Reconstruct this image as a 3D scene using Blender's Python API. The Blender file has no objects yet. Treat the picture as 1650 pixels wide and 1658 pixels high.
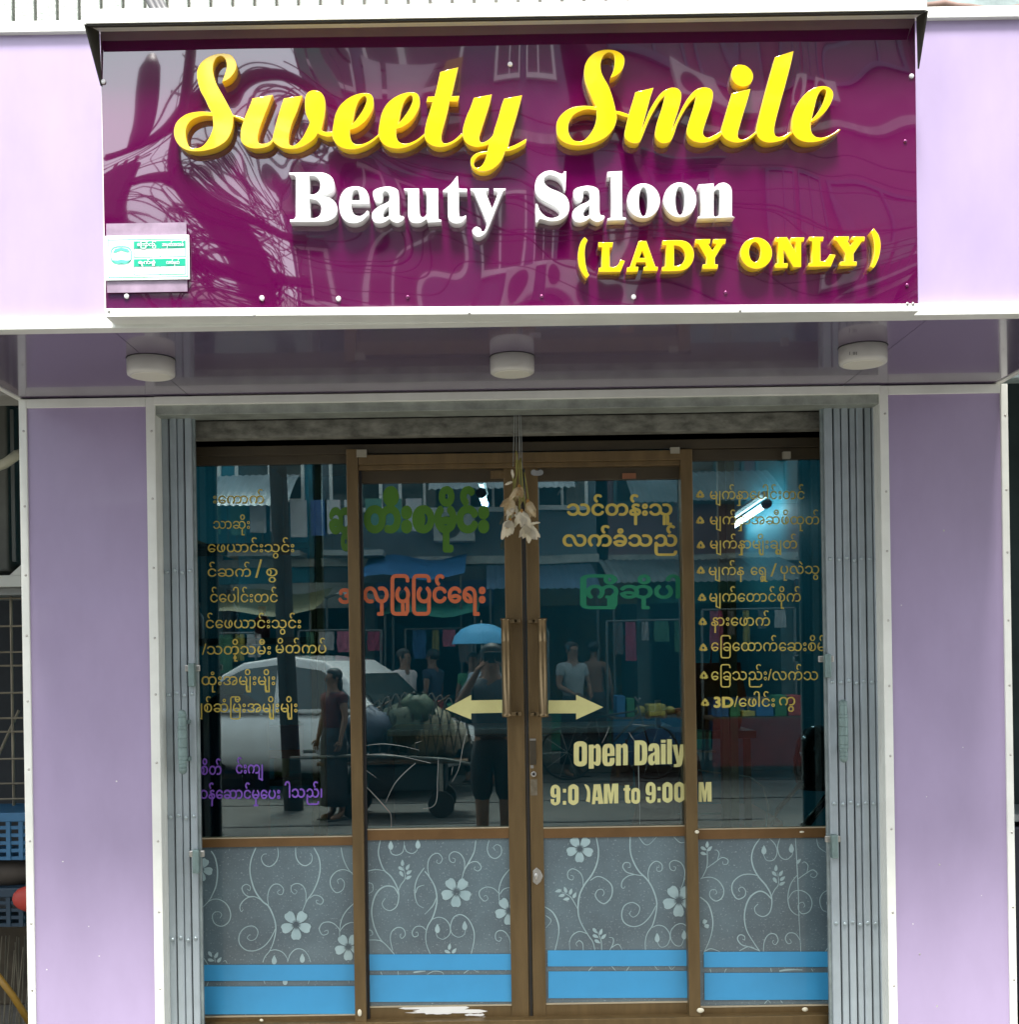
import bpy, bmesh, math, random
from mathutils import Vector, Matrix
random.seed(7)
S = bpy.context.scene
COL = S.collection
R = math.radians
# ------------------------------------------------------------------ camera
F, VX, VY, EYE = 1965.0, 800.0, 1065.0, 1.55      # focal length in photo pixels, foot of the facade normal, eye height
TH = R(0.9)
CT, ST = math.cos(TH), math.sin(TH)
cd = bpy.data.cameras.new('camera'); cam = bpy.data.objects.new('camera', cd); COL.objects.link(cam)
cam.matrix_world = Matrix.Translation((0, 0, EYE)) @ Matrix.Rotation(R(90), 4, 'X') @ Matrix.Rotation(-TH, 4, 'Z')
cd.sensor_width = 36; cd.lens = 36 * F / 1658
cd.shift_x = (825 - VX) / 1658; cd.shift_y = (VY - 829) / 1658
cd.clip_start = 0.02; cd.clip_end = 500
S.camera = cam
# ------------------------------------------------------------------ sky and sun (bright overcast)
SUN_EL, SUN_ROT = R(67), R(184)
w = bpy.data.worlds.new('World'); S.world = w; w.use_nodes = True
N, L = w.node_tree.nodes, w.node_tree.links
N.clear()
sky = N.new('ShaderNodeTexSky'); sky.sky_type = 'NISHITA'; sky.sun_disc = False
sky.sun_elevation = SUN_EL; sky.sun_rotation = SUN_ROT; sky.air_density = 1.5; sky.dust_density = 4
b1 = N.new('ShaderNodeBackground'); b1.inputs[1].default_value = 0.06
L.new(sky.outputs[0], b1.inputs[0])
tc = N.new('ShaderNodeTexCoord'); nz = N.new('ShaderNodeTexNoise'); nz.inputs['Scale'].default_value = 2.2; nz.inputs['Detail'].default_value = 5
L.new(tc.outputs['Generated'], nz.inputs['Vector'])
cr = N.new('ShaderNodeValToRGB'); cr.color_ramp.elements[0].position = .3; cr.color_ramp.elements[1].position = .7
cr.color_ramp.elements[0].color = (.72, .77, .84, 1); cr.color_ramp.elements[1].color = (1, 1, 1, 1)
L.new(nz.outputs[0], cr.inputs[0])
b2 = N.new('ShaderNodeBackground'); b2.inputs[1].default_value = 1.0
L.new(cr.outputs[0], b2.inputs[0])
ad = N.new('ShaderNodeAddShader'); wo = N.new('ShaderNodeOutputWorld')
L.new(b1.outputs[0], ad.inputs[0]); L.new(b2.outputs[0], ad.inputs[1]); L.new(ad.outputs[0], wo.inputs[0])
sl = bpy.data.lights.new('sun', 'SUN'); sl.energy = 5.0; sl.angle = R(14); sl.color = (1, .97, .92)
so = bpy.data.objects.new('sun', sl); COL.objects.link(so)
az = SUN_ROT   # sun stands behind the camera, a little to the left
so.rotation_euler = (Vector((math.sin(az) * math.cos(SUN_EL), math.cos(az) * math.cos(SUN_EL), math.sin(SUN_EL)))).to_track_quat('Z', 'Y').to_euler()
S.view_settings.view_transform = 'Standard'; S.view_settings.look = 'None'
S.view_settings.exposure = 1.14; S.view_settings.gamma = 1
S.cycles.max_bounces = 8; S.cycles.transparent_max_bounces = 24; S.cycles.glossy_bounces = 5
S.cycles.use_denoising = True
S.cycles.sample_clamp_indirect = 6

# ------------------------------------------------------------------ helpers
def W(px, py, d):
    dx, dy = px - VX, VY - py
    return Vector(((dx * CT + dy * ST) * d / F, d, EYE + (-dx * ST + dy * CT) * d / F))
def RX(px, v): return (px - VX) / F * v            # x of something whose mirror image in the door glass shows at px
def RY(v): return 8.6 - v                          # its y, v = length of the mirrored ray
def RZ(py, v): return EYE + (VY - py) / F * v

MATS = {}
def mat(name, col, rough=.5, metal=0., var=.12, scale=6., bump=0., bscale=60., coat=0., spec=.5, col2=None, emit=None, stretch=None, trans=0):
    if name in MATS: return MATS[name]
    m = bpy.data.materials.new(name); m.use_nodes = True
    n, l = m.node_tree.nodes, m.node_tree.links
    p = n['Principled BSDF']
    p.inputs['Roughness'].default_value = rough; p.inputs['Metallic'].default_value = metal
    p.inputs['Specular IOR Level'].default_value = spec
    p.inputs['Coat Weight'].default_value = coat; p.inputs['Coat Roughness'].default_value = .04
    c = tuple(col) + (1,)
    if var or col2:
        t = n.new('ShaderNodeTexCoord'); mp = n.new('ShaderNodeMapping'); x = n.new('ShaderNodeTexNoise')
        x.inputs['Scale'].default_value = scale; x.inputs['Detail'].default_value = 6; x.inputs['Roughness'].default_value = .62
        l.new(t.outputs['Object'], mp.inputs[0]); l.new(mp.outputs[0], x.inputs['Vector'])
        if stretch: mp.inputs['Scale'].default_value = stretch
        r = n.new('ShaderNodeValToRGB'); r.color_ramp.elements[0].position = .32; r.color_ramp.elements[1].position = .68
        c2 = tuple(col2) if col2 else tuple(min(1, v * (1 - var)) for v in col)
        r.color_ramp.elements[0].color = c2 + (1,)
        r.color_ramp.elements[1].color = c if col2 else tuple(min(1, v * (1 + var * .6)) for v in col) + (1,)
        l.new(x.outputs[0], r.inputs[0]); l.new(r.outputs[0], p.inputs['Base Color'])
        rr = n.new('ShaderNodeMapRange'); rr.inputs[3].default_value = max(0, rough - .08); rr.inputs[4].default_value = min(1, rough + .1)
        l.new(x.outputs[0], rr.inputs[0])
        if rough > .12: l.new(rr.outputs[0], p.inputs['Roughness'])
    else:
        p.inputs['Base Color'].default_value = c
    if bump:
        t2 = n.new('ShaderNodeTexCoord'); y = n.new('ShaderNodeTexNoise'); y.inputs['Scale'].default_value = bscale; y.inputs['Detail'].default_value = 4
        bp = n.new('ShaderNodeBump'); bp.inputs['Strength'].default_value = 1; bp.inputs['Distance'].default_value = bump
        l.new(t2.outputs['Object'], y.inputs['Vector']); l.new(y.outputs[0], bp.inputs['Height']); l.new(bp.outputs[0], p.inputs['Normal'])
    if emit:
        p.inputs['Emission Color'].default_value = tuple(emit[:3]) + (1,); p.inputs['Emission Strength'].default_value = emit[3]
    if trans: p.inputs['Transmission Weight'].default_value = trans
    MATS[name] = m
    return m
def glass_mat(name, tint, refl, wav=.0):
    m = bpy.data.materials.new(name); m.use_nodes = True
    n, l = m.node_tree.nodes, m.node_tree.links; n.clear()
    o = n.new('ShaderNodeOutputMaterial'); mx = n.new('ShaderNodeMixShader'); t = n.new('ShaderNodeBsdfTransparent'); g = n.new('ShaderNodeBsdfGlossy')
    f = n.new('ShaderNodeFresnel'); f.inputs[0].default_value = refl
    t.inputs[0].default_value = tuple(tint) + (1,); g.inputs['Roughness'].default_value = .0; g.inputs['Color'].default_value = (.9, 1, .98, 1)
    l.new(f.outputs[0], mx.inputs[0]); l.new(t.outputs[0], mx.inputs[1]); l.new(g.outputs[0], mx.inputs[2]); l.new(mx.outputs[0], o.inputs[0])
    if wav:
        tc = n.new('ShaderNodeTexCoord'); x = n.new('ShaderNodeTexNoise'); x.inputs['Scale'].default_value = 1.6; x.inputs['Detail'].default_value = 1
        bp = n.new('ShaderNodeBump'); bp.inputs['Distance'].default_value = wav
        l.new(tc.outputs['Object'], x.inputs['Vector']); l.new(x.outputs[0], bp.inputs['Height']); l.new(bp.outputs[0], g.inputs['Normal'])
    MATS[name] = m
    return m

ORG = {}
def org(o): return ORG.get(o.name, Vector((0, 0, 0))) if o else Vector((0, 0, 0))
def thing(name, label, cat, loc=(0, 0, 0), group=None, local=False):
    o = bpy.data.objects.new(name, None); COL.objects.link(o); o.location = loc; o.empty_display_size = .1
    o['label'] = label; o['category'] = cat
    if group: o['group'] = group
    ORG[o.name] = Vector((0, 0, 0)) if local else Vector(loc)
    return o
def tag(o, label, cat, group=None):
    o['label'] = label; o['category'] = cat
    if group: o['group'] = group
    return o
def link(name, me, m, parent=None, kind=None, smooth=False, label=None):
    for x in (m if isinstance(m, (list, tuple)) else [m]): me.materials.append(x)
    o = bpy.data.objects.new(name, me); COL.objects.link(o)
    if parent:
        off = org(parent); me.transform(Matrix.Translation(-off)); o.parent = parent; ORG[o.name] = off
    if smooth:
        for p in me.polygons: p.use_smooth = True
    if kind: o['kind'] = kind
    if label: o['label'] = label
    return o
class MB:
    def __init__(s): s.v = []; s.f = []
    def add(s, vs, fs, mtx=None):
        b = len(s.v)
        s.v += [tuple(mtx @ Vector(v)) if mtx else tuple(v) for v in vs]
        s.f += [tuple(b + i for i in f) for f in fs]
        return s
    def box(s, x0, x1, y0, y1, z0, z1, mtx=None):
        v = [(x, y, z) for z in (z0, z1) for y in (y0, y1) for x in (x0, x1)]
        return s.add(v, [(0, 2, 3, 1), (4, 5, 7, 6), (0, 1, 5, 4), (2, 6, 7, 3), (0, 4, 6, 2), (1, 3, 7, 5)], mtx)
    def px(s, x0, y0, x1, y1, d, t):       # front face seen at photo pixels x0..x1, y0..y1 at distance d, going back t
        mx, my = (x0 + x1) / 2, (y0 + y1) / 2
        a, b = W(x0, my, d).x, W(x1, my, d).x; c, e = W(mx, y1, d).z, W(mx, y0, d).z
        return s.box(a, b, d, d + t, c, e)
    def cyl(s, c, r, h, n=16, axis='Z', r2=None, mtx=None, cap=True):
        r2 = r if r2 is None else r2; vs = []
        for k, (rr, t) in enumerate(((r, 0), (r2, h))):
            for i in range(n):
                a = 2 * math.pi * i / n; u, v = rr * math.cos(a), rr * math.sin(a)
                vs.append({'Z': (c[0] + u, c[1] + v, c[2] + t), 'Y': (c[0] + u, c[1] + t, c[2] + v), 'X': (c[0] + t, c[1] + u, c[2] + v)}[axis])
        fs = [(i, (i + 1) % n, n + (i + 1) % n, n + i) for i in range(n)]
        if cap: fs += [tuple(range(n - 1, -1, -1)), tuple(range(n, 2 * n))]
        return s.add(vs, fs, mtx)
    def lathe(s, c, prof, n=20, sx=1, sy=1, mtx=None):
        vs = [(c[0] + r * sx * math.cos(2 * math.pi * i / n), c[1] + r * sy * math.sin(2 * math.pi * i / n), c[2] + z) for r, z in prof for i in range(n)]
        fs = [(k * n + i, k * n + (i + 1) % n, (k + 1) * n + (i + 1) % n, (k + 1) * n + i) for k in range(len(prof) - 1) for i in range(n)]
        fs += [tuple(range(n - 1, -1, -1)), tuple(range((len(prof) - 1) * n, len(prof) * n))]
        return s.add(vs, fs, mtx)
    def tube(s, pts, r, n=6, cap=True):
        pts = [Vector(p) for p in pts]; vs = []; m = len(pts)
        for i, p in enumerate(pts):
            t = (pts[min(i + 1, m - 1)] - pts[max(i - 1, 0)]).normalized()
            u = t.cross(Vector((0, 0, 1)) if abs(t.z) < .9 else Vector((1, 0, 0))).normalized(); v = t.cross(u)
            rr = r[i] if isinstance(r, (list, tuple)) else r
            for k in range(n):
                a = 2 * math.pi * k / n; vs.append(p + (u * math.cos(a) + v * math.sin(a)) * rr)
        fs = [(i * n + k, i * n + (k + 1) % n, (i + 1) * n + (k + 1) % n, (i + 1) * n + k) for i in range(m - 1) for k in range(n)]
        if cap: fs += [tuple(range(n)), tuple(range((m - 1) * n, m * n))]
        return s.add(vs, fs)
    def ball(s, c, r, n=12, sx=1, sy=1, sz=1):
        prof = [(max(.001, r * math.sin(math.pi * k / 8)), -r * math.cos(math.pi * k / 8)) for k in range(9)]
        b = len(s.v); s.lathe((0, 0, 0), prof, n)
        for i in range(b, len(s.v)):
            v = s.v[i]; s.v[i] = (c[0] + v[0] * sx, c[1] + v[1] * sy, c[2] + v[2] * sz)
        return s
    def build(s, name, m, parent=None, bevel=0., smooth=False, kind=None, label=None, seg=2):
        me = bpy.data.meshes.new(name); me.from_pydata(s.v, [], s.f)
        b = bmesh.new(); b.from_mesh(me); bmesh.ops.recalc_face_normals(b, faces=b.faces)
        if bevel:
            es = [e for e in b.edges if len(e.link_faces) == 2 and e.calc_face_angle(0) > .5]
            bmesh.ops.bevel(b, geom=es, offset=bevel, segments=seg, profile=.5, affect='EDGES', clamp_overlap=True)
        b.to_mesh(me); b.free()
        return link(name, me, m, parent, kind, smooth, label)
def part(name, m, parent, px, bevel=.0015, **k):
    b = MB(); b.px(*px); return b.build(name, m, parent, bevel=bevel, **k)

def crom(pts, closed=False, n=6):          # Catmull-Rom; a third item in a point marks a corner
    out = []; m = len(pts)
    P = [Vector(p[:2]) for p in pts]; C = [len(p) > 2 for p in pts]
    for i in range(m if closed else m - 1):
        p1, p2 = P[i], P[(i + 1) % m]
        p0 = P[i - 1] if (closed or i > 0) else p1; p3 = P[(i + 2) % m] if (closed or i < m - 2) else p2
        if C[i]: p0 = p1 - (p2 - p1) * .5
        if C[(i + 1) % m]: p3 = p2 + (p2 - p1) * .5
        if C[i] and C[(i + 1) % m]:
            out.append(p1.copy()); continue
        for k in range(n):
            t = k / n
            out.append(.5 * ((2 * p1) + (p2 - p0) * t + (2 * p0 - 5 * p1 + 4 * p2 - p3) * t * t + (3 * p1 - p0 - 3 * p2 + p3) * t ** 3))
    if not closed: out.append(P[-1].copy())
    return out
def solid_outline(name, loops, d, thick, m, parent, bevel=.0012):   # loops: lists of photo pixels; solid with front face at distance d
    cu = bpy.data.curves.new(name, 'CURVE'); cu.dimensions = '2D'; cu.fill_mode = 'BOTH'
    cu.extrude = thick / 2 - bevel; cu.bevel_depth = bevel; cu.bevel_resolution = 1; cu.offset = -bevel
    for lp in loops:
        sp = cu.splines.new('POLY'); sp.points.add(len(lp) - 1); sp.use_cyclic_u = True
        for i, p in enumerate(lp):
            q = W(p[0], p[1], d); sp.points[i].co = (q.x, q.z, 0, 1)
    o = bpy.data.objects.new('t', cu); COL.objects.link(o)
    bpy.context.view_layer.update()
    me = bpy.data.meshes.new_from_object(o.evaluated_get(bpy.context.evaluated_depsgraph_get()))
    bpy.data.objects.remove(o)
    me.transform(Matrix(((1, 0, 0, 0), (0, 0, -1, d + thick / 2), (0, 1, 0, 0), (0, 0, 0, 1))))
    me.materials.clear()
    return link(name, me, m, parent)

# ---- lettering from the built-in face, one glyph at a time
GL = {}
def glyph(ch, off=0.):
    if (ch, off) in GL: return GL[(ch, off)]
    def ev(body):
        c = bpy.data.curves.new('g', 'FONT'); c.body = body; c.offset = off; c.resolution_u = 4
        o = bpy.data.objects.new('g', c); COL.objects.link(o); bpy.context.view_layer.update()
        me = o.evaluated_get(bpy.context.evaluated_depsgraph_get()).to_mesh()
        vs = [(v.co.x, v.co.y) for v in me.vertices]; fs = [tuple(p.vertices) for p in me.polygons]
        bpy.data.objects.remove(o); bpy.data.curves.remove(c)
        return vs, fs
    ref = max(v[0] for v in ev('\u1000')[0])
    vs, fs = ev(ch)
    adv = max(v[0] for v in ev(ch + '\u1000')[0]) - ref
    GL[(ch, off)] = (vs, fs, adv)
    return GL[(ch, off)]
LAY = [0]
def lettering(text, x0, x1, ybase, body, d, m, parent, off=0., name='lettering', unit=.546, label=None, wx=1, wy=1):
    cx = 0; items = []
    for i, ch in enumerate(text):
        if ch == ' ': cx += .35; continue
        vs, fs, adv = glyph(ch)
        if ch == '\u103c' and i + 1 < len(text) and glyph(text[i + 1])[2] > 1:
            vs = [(.09 + (x - .09) * 1.6, y) for x, y in vs]
        items.append((ch, cx, vs, fs)); cx += adv
    lo = min(c + min(v[0] for v in vs) for _, c, vs, _ in items if vs); hi = max(c + max(v[0] for v in vs) for _, c, vs, _ in items if vs)
    b = MB()
    for k, (ch, c, vs, fs) in enumerate(items):
        q = []
        rs_ = [(0, 0)] if not off else [(off * math.cos(R(a)) * wx, off * math.sin(R(a)) * wy) for a in range(0, 360, 40 if off > .03 else 60)]
        for ox, oy in rs_:
            q = []; LAY[0] = (LAY[0] + 1) % 20
            for x, y in vs:
                p = W(x0 + (c + x + ox - lo) / (hi - lo) * (x1 - x0), ybase - (y + oy) / unit * body, d); p.y -= .0001 * (LAY[0] + 1); q.append(p)
            b.add(q, fs)
    return b.build(name, m, parent, label=label)
def ribbon(b, pts, wd, d, f=lambda p: p, layer=[0]):       # flat print: a tapering stroke through photo pixels
    c = crom([f(p) for p in pts], n=5); m = len(c); L_, R_ = [], []
    layer[0] = (layer[0] + 1) % 9
    for i, p in enumerate(c):
        t = (c[min(i + 1, m - 1)] - c[max(i - 1, 0)]); t = t.normalized() if t.length > 1e-6 else Vector((1, 0))
        nn = Vector((-t.y, t.x)); u = i / (m - 1); h = wd / 2 * (.55 + .45 * math.sin(math.pi * min(1, u * 1.1 + .1)))
        for lst, s_ in ((L_, 1), (R_, -1)):
            q = W(*(p + nn * h * s_), d); q.y -= .0002 * (layer[0] + 1); lst.append(q)
    b.add(L_ + R_, [(i, i + 1, m + i + 1, m + i) for i in range(m - 1)])
def blob(b, cx, cy, rx, ry, ang, d, n=12, tip=0., lay=10):
    vs = []
    for i in range(n):
        a = 2 * math.pi * i / n; r = 1 + tip * (max(0, math.cos(a)) ** 6)
        u, v = rx * r * math.cos(a), ry * math.sin(a) * (1 - tip * .6 * max(0, math.cos(a)))
        q = W(cx + u * math.cos(ang) - v * math.sin(ang), cy + u * math.sin(ang) + v * math.cos(ang), d); q.y -= .0002 * lay; vs.append(q)
    b.add(vs, [tuple(range(n))])

# ------------------------------------------------------------------ materials
lav = mat('lavender_panel', (.375, .305, .47), .34, var=.07, scale=3, coat=.2, bump=.0007, bscale=2.2, stretch=(1.6, 1.6, .7))
whitealu = mat('white_trim', (.78, .80, .74), .42, var=.07, scale=9)
galv = mat('galvanised', (.34, .37, .33), .5, .35, var=.3, scale=14)
cement = mat('weathered_board', (.25, .25, .21), .9, var=0, scale=14, col2=(.075, .075, .06), bump=.003, bscale=40, stretch=(1, 1, 2))
gateblue = mat('gate_enamel', (.33, .385, .41), .4, .1, var=.12, scale=8)
gatehandle = mat('gate_handle', (.19, .27, .26), .4, .3, var=.2, scale=30)
bronze = mat('bronze_frame', (.155, .103, .043), .38, .35, var=.2, scale=7, stretch=(4, 4, .6))
bronze2 = mat('bronze_rail', (.18, .10, .038), .36, .35, var=.16, scale=9)
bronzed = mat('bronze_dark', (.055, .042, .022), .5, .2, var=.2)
steel = mat('steel', (.55, .54, .5), .3, .9, var=.15, scale=40)
handle_m = mat('handle_bronze', (.20, .145, .075), .33, .7, var=.12)
black = mat('black_rubber', (.012, .012, .014), .6, var=0)
lampw = mat('opal_white', (.60, .59, .54), .35, var=.03, coat=.2)
yellow = mat('yellow_acrylic', (.82, .54, .002), .12, var=.02, coat=1.0, spec=.8)
whiteac = mat('white_acrylic', (.82, .83, .82), .2, var=.02, coat=.4)
purple = mat('purple_acrylic', (.085, .001, .046), .03, var=.05, scale=1.5, spec=1.0, coat=1.0)
n_, l_ = purple.node_tree.nodes, purple.node_tree.links     # the sheet is sprung between its screws: it bows
t_ = n_.new('ShaderNodeTexCoord'); mp_ = n_.new('ShaderNodeMapping'); x_ = n_.new('ShaderNodeTexNoise'); x_.inputs['Scale'].default_value = 1.3; x_.inputs['Detail'].default_value = .6; x_.inputs['Roughness'].default_value = .4; x_.inputs['Distortion'].default_value = .5
mp_.inputs['Scale'].default_value = (1.5, 1, 1)
bp_ = n_.new('ShaderNodeBump'); bp_.inputs['Distance'].default_value = .02; bp_.inputs['Strength'].default_value = 1
l_.new(t_.outputs['Object'], mp_.inputs[0]); l_.new(mp_.outputs[0], x_.inputs['Vector']); l_.new(x_.outputs[0], bp_.inputs['Height'])
l_.new(bp_.outputs[0], n_['Principled BSDF'].inputs['Normal']); l_.new(bp_.outputs[0], n_['Principled BSDF'].inputs['Coat Normal'])
n_['Principled BSDF'].inputs['Coat Roughness'].default_value = .0; n_['Principled BSDF'].inputs['Coat IOR'].default_value = 1.75
paneglass = glass_mat('door_glass', (.70, .83, .83), 2.15, .0006)
film = mat('frosted_film', (.135, .20, .225), .3, var=0, scale=4, col2=(.085, .12, .14), coat=.6)
fn, fl = film.node_tree.nodes, film.node_tree.links   # dust specks on the film
sx_ = fn.new('ShaderNodeTexNoise'); sx_.inputs['Scale'].default_value = 150; sx_.inputs['Detail'].default_value = 3; tcx = fn.new('ShaderNodeTexCoord'); fl.new(tcx.outputs['Object'], sx_.inputs['Vector'])
mr = fn.new('ShaderNodeMapRange'); mr.inputs[1].default_value = .60; mr.inputs[2].default_value = .76; fl.new(sx_.outputs[0], mr.inputs[0])
mxx = fn.new('ShaderNodeMix'); mxx.data_type = 'RGBA'; old = fn['Principled BSDF'].inputs['Base Color'].links[0].from_socket
fl.new(mr.outputs[0], mxx.inputs[0]); fl.new(old, mxx.inputs[6]); mxx.inputs[7].default_value = (.30, .38, .40, 1); fl.new(mxx.outputs[2], fn['Principled BSDF'].inputs['Base Color'])
filmpat = mat('frost_print', (.42, .57, .58), .4, var=0, col2=(.30, .43, .45), scale=9, coat=.3)
bluest = mat('blue_stripe', (.05, .35, .66), .4, var=.08, scale=4, coat=.2)
gold = mat('gold_vinyl', (.58, .48, .10), .5, var=.06)
cream = mat('cream_vinyl', (.62, .60, .26), .5, var=.07, scale=14)
greenv = mat('green_vinyl', (.055, .17, .008), .5, var=.05)
teal_v = mat('teal_green_vinyl', (.004, .19, .095), .5, var=.05)
orangev = mat('orange_vinyl', (.55, .13, .045), .5, var=.05)
violetv = mat('violet_vinyl', (.20, .085, .50), .5, var=.05)
asphalt = mat('asphalt', (.085, .082, .075), .85, var=0, scale=1.3, col2=(.05, .05, .047), bump=.004, bscale=50)
pave = mat('paving', (.16, .15, .13), .85, var=.25, scale=3, bump=.003)
teal_wall = mat('teal_wall_paint', (.03, .26, .34), .55, var=.1, scale=2)
plaster = mat('salon_ceiling', (.25, .42, .46), .7, var=.06)
tile = mat('salon_floor', (.14, .13, .11), .35, var=.15)

# ------------------------------------------------------------------ setting
MB().box(-60, 60, -60, 60, -.6, 0).build('ground', asphalt, kind='structure')
MB().box(-12, 12, 2.6, 4.06, .004, .15).build('pavement', pave, kind='structure', bevel=.01)
MB().box(-12, 12, -9.3, -7.4, .004, .15).build('far_pavement', pave, kind='structure', bevel=.01)
# road joints and patches
for i, (x0, x1, y0, y1) in enumerate([(-12, 12, -6.35, -6.30), (-3, 2.5, -2.9, -2.82), (-12, 12, -4.52, -4.49)]):
    MB().box(x0, x1, y0, y1, .002, .006).build('road_joint', black, kind='structure')
# salon room behind the glass
MB().box(-1.36, 1.50, 4.30, 7.9, .1, .24).build('salon_floor', tile, kind='structure')
MB().box(-1.36, 1.50, 7.9, 8.0, .24, 2.9).build('salon_back_wall', teal_wall, kind='structure')
MB().box(-1.46, -1.36, 4.42, 7.9, .24, 2.9).build('salon_left_wall', teal_wall, kind='structure')
MB().box(1.50, 1.60, 4.42, 7.9, .24, 2.9).build('salon_right_wall', teal_wall, kind='structure')
MB().box(-1.46, 1.60, 4.32, 8.0, 2.75, 2.9).build('salon_ceiling', plaster, kind='structure')

# ------------------------------------------------------------------ upper wall: ribbed stone-chip boards over the canopy
chips = mat('white_stone_chips', (.60, .62, .58), .85, var=0, scale=90, col2=(.30, .34, .31), bump=.004, bscale=90)
groove = mat('groove_grey', (.30, .29, .26), .9, var=.2)
uw = thing('ribbed_wall', 'white stone-chip wall of narrow upright boards above the canopy', 'wall', (0, 4.1, 2.2))
MB().box(-2.9, W(1335, 10, 4.1).x, 4.13, 4.3, 2.47, 5.2).build('backing', groove, uw)
bx = -2.9; pitch = 35.6 * 4.1 / F; x_first = W(23, 20, 4.1).x
k0 = int((x_first + 2.9) / pitch) + 1
for k in range(-k0, 60):
    a = x_first + k * pitch; b_ = a + pitch - .0105
    if b_ > W(1335, 10, 4.1).x: break
    MB().box(a + .0, b_, 4.1, 4.135, 2.48, 5.2).build('board', chips, uw, bevel=.003)
sheet = mat('grey_green_sheet', (.30, .38, .37), .7, var=0, scale=8, col2=(.16, .2, .2), bump=.006, bscale=12)
rs = thing('painted_metal_sheet', 'stained grey-green sheet metal wall at the top right corner', 'wall', (2, 4.2, 2.2))
MB().box(W(1336, 10, 4.1).x, 3.4, 4.12, 4.2, 2.47, 5.2).build('sheet', sheet, rs, bevel=.004)
MB().tube([W(1330 + i * 20, 8 + 3 * math.sin(i) + (i > 10) * 6, 4.05) for i in range(20)], .012, 6).build('pipe', mat('rust_pipe', (.16, .10, .08), .8, var=.3), rs, smooth=True)
cb = MB()
for o_ in (0, 9, 17): cb.tube([W(222 + o_, -60, 3.9), W(232 + o_, -18, 3.85), W(246 + o_, 10, 3.8), W(262 + o_, 40, 3.75)], .012, 8)
tag(cb.build('cable_bundle', mat('grey_cable', (.07, .07, .075), .55, var=.1), smooth=True), 'dark grey cables crossing the ribbed wall above the sign', 'cable')

# ------------------------------------------------------------------ canopy
can = thing('shop_canopy', 'lavender panelled box canopy with white edging over the shop front', 'canopy', (0, 3.2, 2.42))
zs = EYE + .888; XL, XR = -1.587, 1.71
part('fascia_panel', lav, can, (-163, 43, 168, 517, 3.23, .03))
part('fascia_panel', lav, can, (1484, 28, 1838, 496, 3.23, .03))
part('fascia_panel', lav, can, (170, 36, 1482, 506, 3.235, .03), label='middle fascia panel behind the sign board')
ztop = W(830, 40, 3.22).z; zb = W(830, 505, 3.22).z
MB().box(XL, XR, 3.215, 3.30, ztop - .002, ztop + .028).build('edge_trim', whitealu, can, bevel=.002)
MB().box(XL, XR, 3.212, 3.26, zs, zs + .032).build('edge_trim', whitealu, can, bevel=.002)
MB().box(XL, XR, 3.30, 4.1, ztop - .03, ztop - .004).build('top_cover', galv, can)
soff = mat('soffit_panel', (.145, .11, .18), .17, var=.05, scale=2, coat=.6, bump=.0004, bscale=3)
for xx in (XL, XR - .02): MB().box(xx, xx + .02, 3.262, 4.62, zs, zs + .025).build('side_edge_trim', whitealu, can, bevel=.002)
for xx in (XL, XR - .012): MB().box(xx, xx + .012, 3.302, 4.62, zs + .026, ztop - .035).build('side_panel', lav, can)
xs = [XL + .021, W(243, 600, 3.6).x + .0, W(1420, 600, 3.7).x, XR - .021]
for i in range(3):
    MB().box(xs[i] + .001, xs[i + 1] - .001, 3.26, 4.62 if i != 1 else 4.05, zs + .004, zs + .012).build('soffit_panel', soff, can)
# ------------------------------------------------------------------ pillars
def pillar(x0, x1, label, sx0, sx1, outer):
    # x0..x1 panel edges in world, trims of width .035
    t = thing('pillar', label, 'pillar', ((x0 + x1) / 2, 4.3, .15), group='lavender pillars beside the door')
    MB().box(x0 + .02, x1 - .02, 4.058, 4.60, .15, zs).build('panel', lav, t)
    MB().box(x0, x0 + sx0, 4.05, 4.085, .15, zs).build('corner_trim', whitealu, t, bevel=.002)
    MB().box(x1 - sx1, x1, 4.05, 4.085, .15, zs).build('corner_trim', whitealu, t, bevel=.002)
    MB().box(x0 + sx0, x1 - sx1, 4.05, 4.07, zs - .03, zs).build('top_trim', whitealu, t, bevel=.002)
    MB().box(x0, x0 + .012, 4.086, 4.60, .15, zs).build('side_trim', whitealu, t)
    MB().box(x1 - .012, x1, 4.086, 4.60, .15, zs).build('side_trim', whitealu, t)
    sc = MB()
    z = zs - .1
    while z > .2:
        for xx in (x0 + sx0 * .6, x1 - sx1 * .4):
            sc.ball((xx, 4.05, z + random.uniform(-.02, .02)), .0042, 8, 1, .6, 1)
        z -= .235 + random.uniform(-.02, .02)
    sc.build('screws', steel, t, kind='stuff', smooth=True)
    return t
pl = pillar(W(36, 1100, 4.05).x, W(257, 1100, 4.05).x, 'left lavender pillar with white corner trims beside the wire racks', .026, .031, -1)
pr = pillar(W(1432, 1100, 4.05).x, W(1640, 1100, 4.05).x, 'right lavender pillar with white corner trims beside the seven-slat gate', .029, .024, 1)
for (px_, py_) in ((1529, 859), (1522, 1400), (1518, 1629), (1490, 1545)):
    q = W(px_, py_, 4.058); MB().ball((q.x, 4.058, q.z), .0032, 8, 1, .4, 1).build('screw', steel, pr, smooth=True)
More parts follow.
